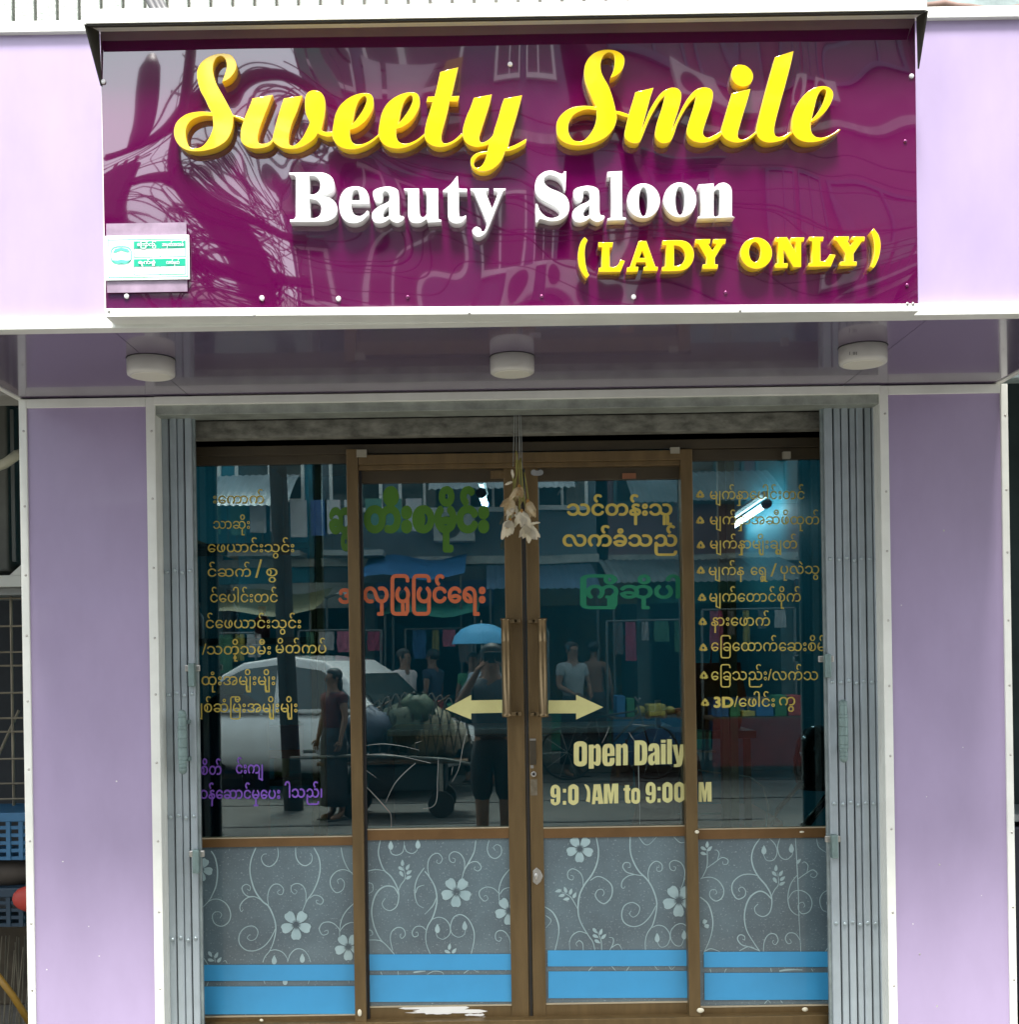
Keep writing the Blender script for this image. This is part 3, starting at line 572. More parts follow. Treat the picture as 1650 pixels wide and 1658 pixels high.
LETTERS = [
 ('S', Z1, yellow, [[(490,345,1),(528,230),(525,160),(500,122),(465,115),(430,145),(410,200),(410,260),(430,340),(465,410),(505,480),(545,555),(585,635,1),(640,650),(705,672,1),(690,697,1),(640,675),(590,655,1),(588,710),(575,780),(545,845),(500,892),(420,935),(320,960),(220,962),(140,935),(85,880),(60,800),(75,720),(120,665),(190,625),(290,608),(395,612,1),(370,570),(340,500),(300,430),(275,350),(265,280),(275,220),(310,165),(370,120),(440,95),(510,90),(570,105),(605,150),(618,200),(605,250),(570,300),(530,330)],
        [(405,650,1),(320,648),(240,672),(190,715),(165,775),(170,850),(190,910),(235,935),(300,925),(350,880),(390,810),(410,740)]]),
 ('w', Z1, yellow, [[(760,490,1),(940,458,1),(900,560),(860,660),(820,770),(806,850),(818,888),(850,895),(900,885),(935,855),(950,800),(975,700),(1010,580),(1040,490,1),(1203,465,1),(1160,600),(1110,720),(1085,820),(1085,890),(1110,912),(1150,900),(1200,850),(1240,780),(1270,710),(1255,670),(1235,620),(1228,540),(1235,470),(1265,430),(1310,418),(1360,430),(1395,470),(1410,530),(1405,620),(1390,700),(1372,772,1),(1410,788),(1475,785,1),(1475,828,1),(1430,833),(1380,822),(1340,802,1),(1320,840),(1260,890),(1180,930),(1100,942),(1020,930),(965,895),(945,875,1),(920,905),(860,932),(770,938),(700,915),(660,870),(655,800),(665,740),(700,640),(735,560)]]),
 ('e', Z2, yellow, sh(E_, -412, 7)), ('e', Z2, yellow, E_),
 ('t', Z2, yellow, [[(785,145,1),(945,103,1),(925,190),(885,361,1),(955,357,1),(940,412,1),(868,410,1),(850,500),(825,590),(800,680),(795,740),(810,775),(850,778),(910,750),(978,690,1),(988,715,1),(930,765),(850,805),(770,815),(700,795),(655,750),(645,690),(660,600),(690,500),(715,415,1),(660,412,1),(675,365,1),(735,362,1),(760,260)]]),
 ('y', Z2, yellow, [[(1085,375,1),(1245,345,1),(1225,430),(1190,540),(1155,650),(1133,720),(1140,765),(1170,772),(1220,745),(1255,705),(1270,650),(1300,560),(1330,450),(1355,382,1),(1515,352,1),(1490,450),(1450,590),(1410,720),(1388,818,1),(1460,790),(1555,738,1),(1548,778,1),(1490,815),(1420,845),(1362,855,1),(1345,905),(1310,960),(1250,1010),(1180,1030),(1110,1022),(1065,985),(1055,940),(1070,900),(1110,868),(1160,855),(1205,850,1),(1218,792,1),(1180,805),(1110,815),(1040,795),(1000,755),(985,700),(990,640),(1020,540),(1055,460)],
        [(1200,880,1),(1150,885),(1110,910),(1085,950),(1090,985),(1115,998),(1150,985),(1180,940)]]),
 ('S', Z3, yellow, [[(540,310,1),(570,240),(580,170),(575,110),(545,85),(510,88),(475,120),(455,180),(460,250),(485,310),(525,380),(555,460),(580,550),(590,600,1),(640,610),(712,635,1),(695,662,1),(650,650),(598,630,1),(598,680),(580,740),(540,800),(480,850),(390,890),(290,910),(190,905),(110,870),(70,820),(60,750),(70,690),(110,630),(180,580),(270,558),(360,558),(412,565,1),(380,500),(350,430),(320,350),(308,280),(315,200),(350,130),(410,80),(490,57),(570,60),(630,85),(662,120),(668,170),(650,230),(600,285)],
        [(418,600,1),(350,590),(290,600),(220,635),(180,690),(165,750),(175,810),(210,860),(260,872),(310,860),(360,810),(400,740),(418,670)]]),
 ('m', Z3, yellow, [[(765,435,1),(927,395,1),(900,480),(870,590),(840,700),(820,778,1),(850,700),(890,600),(950,500),(1010,430),(1080,396),(1140,402),(1172,440),(1172,500),(1150,590),(1120,680),(1093,772,1),(1130,690),(1180,580),(1240,480),(1310,410),(1380,392),(1440,410),(1458,460),(1440,560),(1400,680),(1370,780),(1375,820),(1410,840),(1470,815),(1538,775,1),(1545,805,1),(1500,845),(1420,880),(1340,887),(1270,865),(1230,820),(1225,760),(1250,670),(1285,560),(1305,475,1),(1250,530),(1190,620),(1140,720),(1110,810),(1080,870),(1040,890),(990,887),(950,850),(940,800),(960,700),(1000,580),(1028,468,1),(980,520),(920,620),(880,700),(840,800),(815,860),(790,888),(740,890),(690,865),(668,820),(680,740),(710,620),(740,520)]]),
 ('i', Z4, yellow, [[(305,445,1),(472,405,1),(450,490),(410,620),(375,740),(358,810),(370,848),(410,855),(460,830),(520,785,1),(528,802,1),(470,850),(400,880),(330,885),(260,860),(218,815),(212,760),(235,680),(270,560)]]),
 ('dot', Z4, yellow, [[(370,190),(430,200),(480,245),(495,300),(475,355),(430,383),(375,382),(325,350),(300,290),(310,230),(335,200)]]),
 ('l', Z4, yellow, [[(690,122,1),(857,68,1),(830,190),(780,380),(730,560),(690,720),(685,800),(710,832),(760,825),(832,785,1),(842,804,1),(780,855),(700,880),(620,885),(560,860),(530,820),(522,770),(540,680),(590,480),(640,300)]]),
 ('e', Z4, yellow, [[(1100,382),(1030,400),(960,450),(890,540),(850,640),(838,740),(850,800),(890,850),(960,880),(1050,880),(1130,860),(1200,820),(1255,785),(1276,770,1),(1262,762,1),(1200,805),(1130,835),(1070,838),(1030,815),(1010,770),(1008,705,1),(1060,680),(1130,620),(1180,550),(1208,480),(1205,430),(1175,395),(1140,383)],
        [(1120,410),(1085,440),(1060,500),(1040,580),(1015,682,1),(1060,630),(1110,550),(1140,470),(1145,425)]]),
 ('B', Z5, whiteac, [[(35,63,1),(240,62),(300,70),(345,100),(362,150),(350,195),(315,222),(275,235),(330,248),(370,282),(382,330),(370,380),(320,412),(250,421),(40,421,1),(40,403,1),(70,398),(82,380,1),(82,100,1),(70,85),(37,82,1)],
        [(180,88,1),(215,90),(245,110),(260,150),(250,195),(215,220),(180,222,1)], [(182,256,1),(220,260),(255,285),(268,325),(255,370),(220,392),(185,392,1)]]),
 ('e', Z5, whiteac, [[(510,163),(445,180),(405,235),(396,310),(410,375),(450,420),(505,431),(560,415),(600,375),(612,345,1),(598,338,1),(570,368),(535,378),(500,360),(485,320),(482,290,1),(615,290,1),(608,225),(575,178)], [(508,190),(490,215),(485,264,1),(545,264,1),(540,215),(528,192)]]),
 ('a', Z5, whiteac, A5),
 ('u', Z5, whiteac, [[(865,178,1),(972,178,1),(975,330),(985,378),(1008,385),(1028,365,1),(1028,225),(1015,198),(1000,195,1),(1000,178,1),(1110,178,1),(1112,375),(1118,400),(1135,405,1),(1135,420,1),(1035,426,1),(1030,400,1),(985,427),(930,428),(900,400),(893,345),(893,220),(885,198),(866,195,1)]]),
 ('t', Z5, whiteac, [[(1252,86,1),(1260,178,1),(1320,180,1),(1320,206,1),(1262,206,1),(1262,355),(1275,385),(1312,372,1),(1315,388,1),(1280,425),(1230,432),(1190,405),(1182,350),(1182,208,1),(1145,206,1),(1148,192,1),(1200,150),(1235,105)]]),
 ('y', Z5, whiteac, [[(1345,178,1),(1477,178,1),(1477,194,1),(1458,202),(1462,225),(1502,325,1),(1540,225),(1535,202),(1513,195,1),(1513,178,1),(1600,178,1),(1598,195,1),(1572,220),(1480,450),(1450,505),(1405,530),(1370,512),(1358,480),(1385,455),(1415,465),(1430,490),(1450,478),(1466,432,1),(1380,230),(1365,205),(1345,196,1)]]),
 ('S', Z6, whiteac, [[(283,55,1),(298,55,1),(296,182,1),(283,182,1),(265,130),(225,95),(175,83),(140,105),(142,140),(180,175),(250,205),(300,240),(322,300),(310,360),(260,405),(190,417),(130,403),(105,402),(92,425,1),(77,425,1),(77,290,1),(90,290,1),(110,340),(150,380),(200,392),(245,375),(250,345),(215,310),(130,265),(85,225),(72,165),(90,100),(140,58),(200,50),(250,68),(272,72)]]),
 ('a', Z6, whiteac, sh(A5, -290, -6)),
 ('l', Z6, whiteac, [[(597,58,1),(702,52,1),(704,360),(712,383),(730,390,1),(730,407,1),(597,411,1),(597,396,1),(615,390),(625,368),(623,115),(615,98),(597,96,1)]]),
 ('o', Z6, whiteac, [ell(858, 268, 119, 126), ell(857, 275, 33, 104)]),
 ('o', Z6, whiteac, [ell(1121, 262, 119, 127), ell(1122, 268, 34, 102)]),
 ('n', Z6, whiteac, [[(1255,150,1),(1365,141,1),(1365,175,1),(1400,145),(1445,137),(1485,163),(1497,215),(1497,362),(1503,380),(1517,384,1),(1517,388,1),(1385,392,1),(1385,380,1),(1405,370),(1410,340),(1410,215),(1400,190),(1382,189),(1365,206,1),(1365,362),(1370,378),(1380,381,1),(1380,393,1),(1252,396,1),(1252,384,1),(1268,376),(1275,350),(1272,200),(1268,176),(1256,170,1)]]),
 ('(', Z7, yellow, [[(165,85,1),(195,115,1),(175,160),(165,240),(172,340),(190,420),(210,460,1),(180,495,1),(140,440),(105,360),(98,260),(112,170),(140,110)]]),
 ('L', Z7, yellow, [[(300,135,1),(445,135,1),(440,187,1),(412,187,1),(412,378,1),(450,380),(485,365),(505,340),(518,305,1),(562,320,1),(520,430,1),(300,430,1),(305,388,1),(330,385,1),(335,188,1),(300,186,1)]]),
 ('A', Z7, yellow, [[(700,122,1),(775,122,1),(865,377,1),(890,378,1),(888,420,1),(745,420,1),(750,378,1),(778,376,1),(766,335,1),(677,335,1),(665,377,1),(697,378,1),(692,428,1),(580,430,1),(585,385,1),(612,380,1)], [(735,222,1),(703,290,1),(767,290,1)]]),
 ('D', Z7, yellow, [[(935,118,1),(1110,115),(1190,140),(1238,205),(1247,280),(1222,350),(1170,400),(1100,420),(930,425,1),(932,380,1),(962,375,1),(975,168,1),(935,166,1)], [(1050,168,1),(1095,175),(1140,210),(1160,270),(1142,330),(1105,363),(1050,370,1)]]),
 ('Y', Z7, yellow, [[(1262,105,1),(1410,103,1),(1408,148,1),(1388,152,1),(1430,217,1),(1470,152,1),(1435,150,1),(1438,105,1),(1562,102,1),(1560,150,1),(1535,155,1),(1455,290,1),(1455,352,1),(1485,355,1),(1482,400,1),(1332,400,1),(1335,355,1),(1368,350,1),(1370,290,1),(1290,155,1),(1262,150,1)]]),
 ('O', Z8, yellow, [ell(275, 305, 158, 156), ell(262, 295, 57, 98)]),
 ('N', Z8, yellow, [[(465,148,1),(580,145,1),(665,292,1),(665,192,1),(615,188,1),(620,148,1),(752,148,1),(748,190,1),(722,192,1),(722,442,1),(642,445,1),(547,272,1),(547,402,1),(590,405,1),(585,450,1),(460,452,1),(465,408,1),(490,402,1),(490,197,1),(462,192,1)]]),
 ('L', Z8, yellow, [[(800,142,1),(942,142,1),(940,186,1),(912,188,1),(912,385,1),(950,380),(985,350),(1005,315,1),(1062,320,1),(1015,438,1),(795,440,1),(798,402,1),(825,398,1),(828,190,1),(800,186,1)]]),
 ('Y', Z8, yellow, [[(1050,138,1),(1195,138,1),(1195,178,1),(1178,180,1),(1207,228,1),(1245,180,1),(1220,176,1),(1225,140,1),(1350,140,1),(1348,187,1),(1322,190,1),(1240,310,1),(1240,386,1),(1272,388,1),(1270,430,1),(1105,432,1),(1110,388,1),(1152,385,1),(1155,305,1),(1070,185,1),(1050,182,1)]]),
 (')', Z8, yellow, [[(1440,58,1),(1490,130),(1508,220),(1495,330),(1460,420),(1435,455,1),(1405,435,1),(1430,380),(1445,290),(1440,190),(1420,120),(1405,95,1)]]),
]
for k, (ch, (ox, oy, sc_), m_, loops) in enumerate(LETTERS):
    ll = [[(ox + p.x / sc_, oy + p.y / sc_) for p in crom(l, True, 5)] for l in loops]
    solid_outline('letter', ll, DL - .0007 * (k % 3), DSG - .0006 - DL + .0007 * (k % 3), m_, sg)

# permit plate at the sign's lower left corner
pm = thing('permit_plate', 'small white and green permit card reading YCDC at the lower left of the sign', 'permit card', W(235, 418, 3.14))
MB().px(172, 361, 302, 473, 3.143, .0015).build('clear_sleeve', mat('sleeve', (.30, .22, .30), .4, var=.3, scale=14, coat=.3), pm)
pwhite = mat('permit_white', (.80, .88, .84), .4, var=.03); pgreen = mat('permit_green', (.0, .36, .22), .4, var=.05); pgl = mat('permit_light_green', (.10, .50, .38), .4, var=.08)
MB().px(169, 381, 306, 453, 3.138, .004).build('card', pwhite, pm, bevel=.0008)
ln = MB(); dP = 3.1375
for (a, b, c, e) in ((175, 387, 303, 388), (175, 448, 303, 449), (175, 387, 176, 449), (302, 387, 303, 449), (216, 402, 217, 416), (258, 402, 259, 416), (299, 402, 300, 416), (216, 415.4, 300, 416.3), (216, 431, 217, 444.5), (258, 431, 259, 444.5), (299, 431, 300, 444.5), (216, 444, 300, 445)): ln.px(a, b, c, e, dP, .0004)
ln.px(216, 390, 300, 402, dP - .0002, .0005); ln.px(216, 419, 300, 431, dP - .0002, .0005)
ln.build('green_print', pgreen, pm)
em = MB()
def ring(b, cx, cy, rx, ry, w_, d, n=28, p_=3):
    vs = []
    for k_ in (1, 0):
        for i in range(n):
            a = 2 * math.pi * i / n; cc, ss = math.cos(a), math.sin(a); q = (abs(cc) ** p_ + abs(ss) ** p_) ** (-1 / p_)
            vs.append(W(cx + (rx - w_ * (1 - k_)) * cc * q, cy + (ry - w_ * (1 - k_)) * ss * q, d))
    b.add(vs, [(i, (i + 1) % n, n + (i + 1) % n, n + i) for i in range(n)])
ring(em, 195.5, 413, 17.5, 14.8, 1.6, dP - .0003)
for pts in ([(182, 409), (186, 403), (196, 401), (206, 403), (210, 408), (205, 408.5), (201, 407), (196, 405.5), (191, 407), (187, 409)], [(180, 421), (190, 421.5), (196, 420), (203, 421.5), (212, 421), (208, 425), (196, 427), (184, 425)]):
    em.add([W(x, y, dP - .0003) for x, y in pts], [tuple(range(len(pts)))])
em.build('emblem_print', pgl, pm)
lettering('YCDC', 179, 213, 440, 7, dP, mat('permit_grey', (.42, .46, .44), .5, var=0), pm, name='lettering', unit=.73)
for (t_, a, b, y) in (('\u1031\u103c\u1000\u102c\u103a\u1004\u103c\u102c', 222, 252, 398.5), ('\u1021\u1019\u103e\u1010\u103a\u1021\u101e\u1005\u103a', 262, 297, 398.5), ('\u101b\u1000\u103a\u1005\u103d\u1032', 224, 251, 427.5), ('\u101c\u1000\u103a\u1019\u103e\u1010\u103a', 269, 290, 427.5)):
    lettering(t_, a, b, y, 4.4, dP - .0006, pwhite, pm, off=.02)

# ------------------------------------------------------------------ ceiling lamps
def lamp(x, y, d, lb, r=.069):
    q = W(x, y, d); t = thing('ceiling_lamp', lb, 'lamp', (q.x, d, zs + .004), group='round surface lamps under the canopy')
    z1 = zs + .004
    MB().lathe((q.x, d, z1 - .052), [(r * .90, 0), (r * .985, .004), (r, .010), (r, .050), (r * .9, .052)], 40).build('drum', lampw, t, smooth=False)
    MB().lathe((q.x, d, z1 - .0535), [(r * .80, 0), (r * .82, .0016)], 40).build('diffuser', mat('opal_disc', (.66, .65, .56), .5, var=0), t)
    MB().lathe((q.x, d, z1 - .0007), [(r * 1.03, 0), (r * 1.03, .0006)], 40).build('gasket', black, t)
    for ch in t.children:
        if ch.name.startswith('drum'):
            for p in ch.data.polygons: p.use_smooth = len(p.vertices) == 4
    return t
lamp(244, 600, 3.56, 'leftmost of the three round white lamps under the canopy'); lamp(829.5, 600, 3.60, 'middle round white lamp above the dried flowers', .0655)
lp = lamp(1398, 586, 3.55, 'rightmost round white lamp with small dark print on its rim')
pk = MB(); q = W(1373, 578, 3.51)
for i in (0, 3, 4.2, 5.6): pk.box(q.x + i * .0035, q.x + i * .0035 + .0016, 3.4905, 3.4915, q.z + .001, q.z + .010)
pk.build('rim_print', mat('print_grey', (.12, .12, .12), .5, var=0), lp)

# ------------------------------------------------------------------ printed film on the lower panes
def zoomf(ox, oy): return lambda p: (ox + p[0] / 5.383, oy + p[1] / 5.383)
def flower(b, b2, cx, cy, r, rot, d, skip=()):
    for i in range(5):
        if i in skip: continue
        a = rot + i * 2 * math.pi / 5
        vs = []; n = 14
        for k in range(n):
            u = 2 * math.pi * k / n; rr = .30 * r; ln_ = .42 * r
            x = .56 * r + ln_ * math.cos(u); y = rr * math.sin(u) * (1 + .35 * math.cos(u))
            if k == 0: x -= .07 * r
            qx, qy = cx + x * math.cos(a) - y * math.sin(a), cy + x * math.sin(a) + y * math.cos(a)
            q = W(qx, qy, d); q.y -= .0002 * (11 + i); vs.append(q)
        b.add(vs, [tuple(range(n))])
        for dl in (-.25, 0, .25):
            ribbon(b2, [(cx + .08 * r * math.cos(a + dl), cy + .08 * r * math.sin(a + dl)), (cx + .3 * r * math.cos(a + dl), cy + .3 * r * math.sin(a + dl))], 1.0, d - .004)
def filmart(th, d, org_, paths, flowers, leaves, buds, stripes, box):
    f = zoomf(*org_); b = MB(); b2 = MB()
    for p in paths: ribbon(b, p[1:], p[0] / 5.383, d, f)
    for (x, y, r, rot, sk) in flowers:
        fx, fy = f((x, y)); flower(b, b2, fx, fy, r / 5.383, rot, d, sk)
    for (x, y, ang) in leaves:
        fx, fy = f((x, y)); blob(b, fx, fy, 4.6, 2.7, ang, d, 12, .35)
    for (x, y) in buds:
        fx, fy = f((x, y)); blob(b, fx, fy, 6.2, 4.2, -math.pi / 2, d, 14, .45)
    # keep the print inside its pane
    me = bpy.data.meshes.new('x'); me.from_pydata(b.v, [], b.f); bm = bmesh.new(); bm.from_mesh(me)
    for (px_, py_, nrm) in ((box[0], (box[1] + box[3]) / 2, (1, 0, 0)), (box[2], (box[1] + box[3]) / 2, (-1, 0, 0)), ((box[0] + box[2]) / 2, box[1], (0, 0, -1)), ((box[0] + box[2]) / 2, box[3], (0, 0, 1))):
        bmesh.ops.bisect_plane(bm, geom=bm.verts[:] + bm.edges[:] + bm.faces[:], plane_co=W(px_, py_, d), plane_no=nrm, clear_inner=True)
    bm.to_mesh(me); bm.free(); link('vine_print', me, filmpat, th)
    b2.build('stamens', film, th)
    for (x0, y0, x1, y1) in stripes:
        mx, my = (x0 + x1) / 2, (y0 + y1) / 2
        MB().add([W(x0, y0 + (x1 - x0) / 2 * .003 , d - .0035), W(x1, y0 - (x1 - x0) / 2 * .003, d - .0035), W(x1, y1 - (x1 - x0) / 2 * .003, d - .0035), W(x0, y1 + (x1 - x0) / 2 * .003, d - .0035)], [(0, 1, 2, 3)]).build('blue_stripe', bluest, th)
dF, dFd = DS + .0055, DG + .0055
filmart(sl_, dF, (310, 1350), [
 (12,(170,150),(205,210),(225,320),(215,440),(185,520),(145,590),(65,670)), (9,(145,590),(190,570),(250,575),(310,620),(340,700),(320,770),(260,805),(200,780),(180,720),(200,685),(240,680),(262,705),(245,735)),
 (13,(560,120),(520,220),(508,320),(525,420),(560,510),(620,590),(670,630),(710,710),(732,790),(730,870),(710,950),(680,1020),(640,1070),(620,1120)), (9,(750,120),(755,190),(730,250),(680,285),(630,265),(608,215),(625,180),(655,175)),
 (9,(906,120),(910,200),(940,255),(990,278),(1040,250),(1050,200),(1035,170)), (11,(1065,120),(1110,210),(1120,310),(1100,410),(1055,510),(1005,580),(975,650),(955,700)),
 (8,(670,620),(662,560),(675,490),(710,445),(760,440),(800,480),(790,525),(760,528),(748,505),(770,490)), (8,(995,590),(995,510),(965,450),(915,433),(870,455),(870,500),(900,525),(918,500),(895,485)),
 (8,(1030,560),(1070,535),(1120,545),(1148,580),(1130,612),(1095,605),(1085,580),(1105,580)), (9,(620,585),(550,548),(490,545),(450,510),(440,465),(475,440),(510,460),(505,495),(485,480)),
 (9,(540,548),(490,555),(440,595),(420,640),(432,678),(450,660)), (9,(728,830),(690,910),(630,980),(550,1018),(470,1010),(415,950),(420,870),(470,815),(540,805),(578,850),(560,910),(515,930),(485,905),(510,875)),
 (8,(680,1020),(730,1010),(790,1030),(830,1080),(838,1120)), (8,(838,1110),(860,1050),(910,1005),(970,1010),(1015,1060),(1038,1120)), (9,(1303,120),(1320,210),(1360,300),(1420,370)),
 (8,(1400,340),(1330,312),(1260,330),(1212,390),(1215,460),(1260,512),(1315,490),(1332,430),(1305,392),(1272,405),(1280,435)), (9,(1420,600),(1350,670),(1310,740),(1292,820),(1290,900)),
 (8,(1290,835),(1250,790),(1200,768),(1140,780),(1113,830),(1140,880),(1185,870),(1185,840),(1155,850)), (8,(1290,850),(1330,800),(1380,775),(1420,775)), (9,(70,1050),(110,1090),(145,1145)),
 (6,(205,1120),(200,1080),(190,1060)), (6,(310,1130),(295,1105),(275,1112)), (7,(625,1270),(640,1310)), (7,(130,1330),(145,1290)), (6,(1030,1260),(1015,1310)), (6,(1365,1250),(1372,1300))],
 [(910,792,140,.3,()), (1365,985,125,.3,()), (80,310,110,.2,(2,3))], [(160,1045,1.0),(215,1060,-1.1),(165,1100,.2),(240,1100,-.9)], [(720,1105),(965,1090),(815,1285)],
 [(323,1562,574,1588), (323,1597,575,1642)], (318, 1368, 574, 1645))
filmart(dl_, dFd, (580, 1340), [
 (11,(192,110),(175,210),(190,290),(225,370),(280,420),(325,490),(350,560),(350,630),(330,690),(280,722),(230,705),(208,660),(235,615)), (9,(75,380),(150,365),(225,375)),
 (13,(348,580),(310,520),(240,510),(180,545),(140,610),(118,700),(120,780),(145,880),(190,970),(250,1030),(315,1105)), (7,(350,550),(370,500),(405,450),(405,400),(390,340)), (7,(60,480),(120,490),(125,550),(70,585)),
 (9,(575,350),(520,430),(495,510),(495,600),(520,670),(570,700)), (8,(500,570),(520,520),(575,500)), (12,(580,380),(620,430),(665,510),(685,600),(680,680),(650,780),(605,860),(588,940),(595,1020),(628,1100)),
 (9,(680,610),(650,680),(580,755)), (11,(1025,110),(1010,210),(965,300),(925,370),(905,440),(890,480)), (8,(620,430),(605,350),(615,280),(650,235),(700,225),(733,270),(710,312),(682,300),(690,280)),
 (8,(925,370),(925,290),(890,230),(835,210),(795,240),(800,290),(835,305),(845,275),(820,265)), (8,(945,330),(990,300),(1040,300),(1072,345),(1045,378),(1010,360),(1020,340)),
 (8,(1140,110),(1125,190),(1150,250),(1200,268),(1245,230),(1245,170),(1210,148),(1180,170),(1195,200)), (9,(1340,340),(1265,430),(1230,520),(1228,600),(1232,650)),
 (8,(1228,575),(1180,530),(1115,518),(1060,550),(1060,600),(1100,640),(1130,620),(1115,590),(1095,600)), (8,(1235,580),(1270,535),(1335,518)), (8,(300,1070),(280,980),(290,910),(340,870),(390,880),(410,930),(380,965),(362,940),(375,925)),
 (8,(590,890),(550,860),(500,865),(470,910),(485,950),(520,940),(515,910),(500,915)), (8,(640,800),(700,780),(760,800),(800,860),(795,930),(740,972),(690,950),(680,915)),
 (9,(985,1100),(1010,980),(1005,890),(960,800),(895,758),(835,780),(805,850),(815,920),(870,955),(920,935),(935,890)), (8,(1330,1090),(1325,990),(1290,920),(1240,895),(1200,920),(1200,975),(1235,990),(1245,960),(1225,955)),
 (8,(70,980),(190,985),(270,1050)), (8,(275,180),(290,225),(335,240),(385,215),(400,150),(400,120)), (8,(400,150),(420,205),(470,225),(510,200),(520,160)), (8,(60,890),(110,895),(125,930),(100,940)),
 (7,(195,1255),(210,1290)), (8,(600,1280),(660,1250),(730,1260),(745,1285)), (8,(920,1270),(980,1235),(1050,1260)), (6,(1270,1215),(1290,1250)), (7,(345,1250),(350,1290)), (14,(480,1262),(530,1254),(585,1250))],
 [(855,560,140,.35,()), (1315,725,130,.35,())], [(385,310,-1.6),(370,355,.6),(430,345,-1.0),(375,400,1.0),(440,390,-.6),(437,435,-.5),(795,1040,-1.4),(775,1080,.4),(835,1075,-.9)], [(690,885),(928,860),(283,160),(520,150)],
 [(594,1545,829,1571), (595,1578.5,830,1622)], (588, 1356, 832, 1629))
filmart(dr_, dFd, (860, 1340), [
 (13,(568,85),(588,200),(575,310),(530,410),(470,490),(425,580),(410,680),(415,770),(445,850),(500,940),(540,1000),(558,1080)), (10,(515,460),(580,425),(650,450),(705,510),(700,600),(645,660),(590,640),(560,590),(580,545),(620,538),(638,570),(622,595)),
 (8,(455,520),(450,440),(420,385),(360,358),(320,390),(325,440),(360,455),(370,425),(345,415)), (7,(410,715),(375,650),(345,605),(300,575),(240,550)),
 (12,(865,80),(865,200),(890,290),(940,380),(1010,450),(1060,530),(1095,640),(1090,740),(1060,850),(1015,920),(997,990),(998,1065)), (9,(970,420),(890,405),(830,385),(800,340),(820,305),(860,310),(865,345),(845,345)),
 (9,(910,408),(850,420),(800,460),(788,510),(805,530),(820,510)), (9,(1090,680),(1040,770),(970,840),(890,862),(815,830),(790,760),(815,680),(885,652),(945,690),(935,750),(890,780),(858,750),(875,725)),
 (8,(1030,475),(1020,400),(1040,330),(1090,292),(1140,320),(1140,370),(1105,380),(1095,350),(1118,345)), (8,(1300,550),(1330,470),(1340,380),(1310,310),(1250,285),(1210,310),(1215,360),(1250,375),(1262,345),(1240,340)),
 (7,(940,80),(985,140),(1030,145),(1095,80)), (7,(1245,80),(1300,130),(1355,120)), (11,(120,690),(190,740),(235,830),(240,930),(208,1075)), (7,(125,765),(175,810),(130,875)),
 (8,(490,925),(420,905),(360,940),(335,1000),(340,1070)), (7,(455,1070),(450,1010),(420,985),(392,1010),(405,1035)), (8,(1055,870),(1110,850),(1170,870),(1212,940),(1190,1020),(1130,1040),(1095,980)),
 (8,(1380,890),(1330,840),(1270,845),(1220,900),(1220,970),(1260,1025),(1310,1025),(1335,960)), (7,(615,1075),(612,990),(590,930),(560,890)), (8,(685,1070),(715,1010),(715,965),(680,955)), (8,(700,1045),(760,1015),(795,1065)), (7,(1330,470),(1365,400)),
 (7,(500,1250),(540,1205)), (7,(700,1205),(740,1250)), (7,(830,1250),(860,1205)), (7,(1070,1195),(1105,1240)), (6,(1200,1200),(1225,1235),(1260,1200))],
 [(425,185,125,.35,()), (1290,635,150,.35,())], [(240,550,2.9),(300,545,-1.9),(345,560,-1.3),(270,590,2.9),(378,592,-1.1),(310,622,3.0),(555,895,.9),(608,910,-1.2),(560,945,.4),(632,950,-.8),(575,990,.5)], [(1100,965),(1335,940)],
 [(887,1538.5,1119,1564.5), (888,1572.5,1119,1616)], (872, 1352, 1120, 1624))
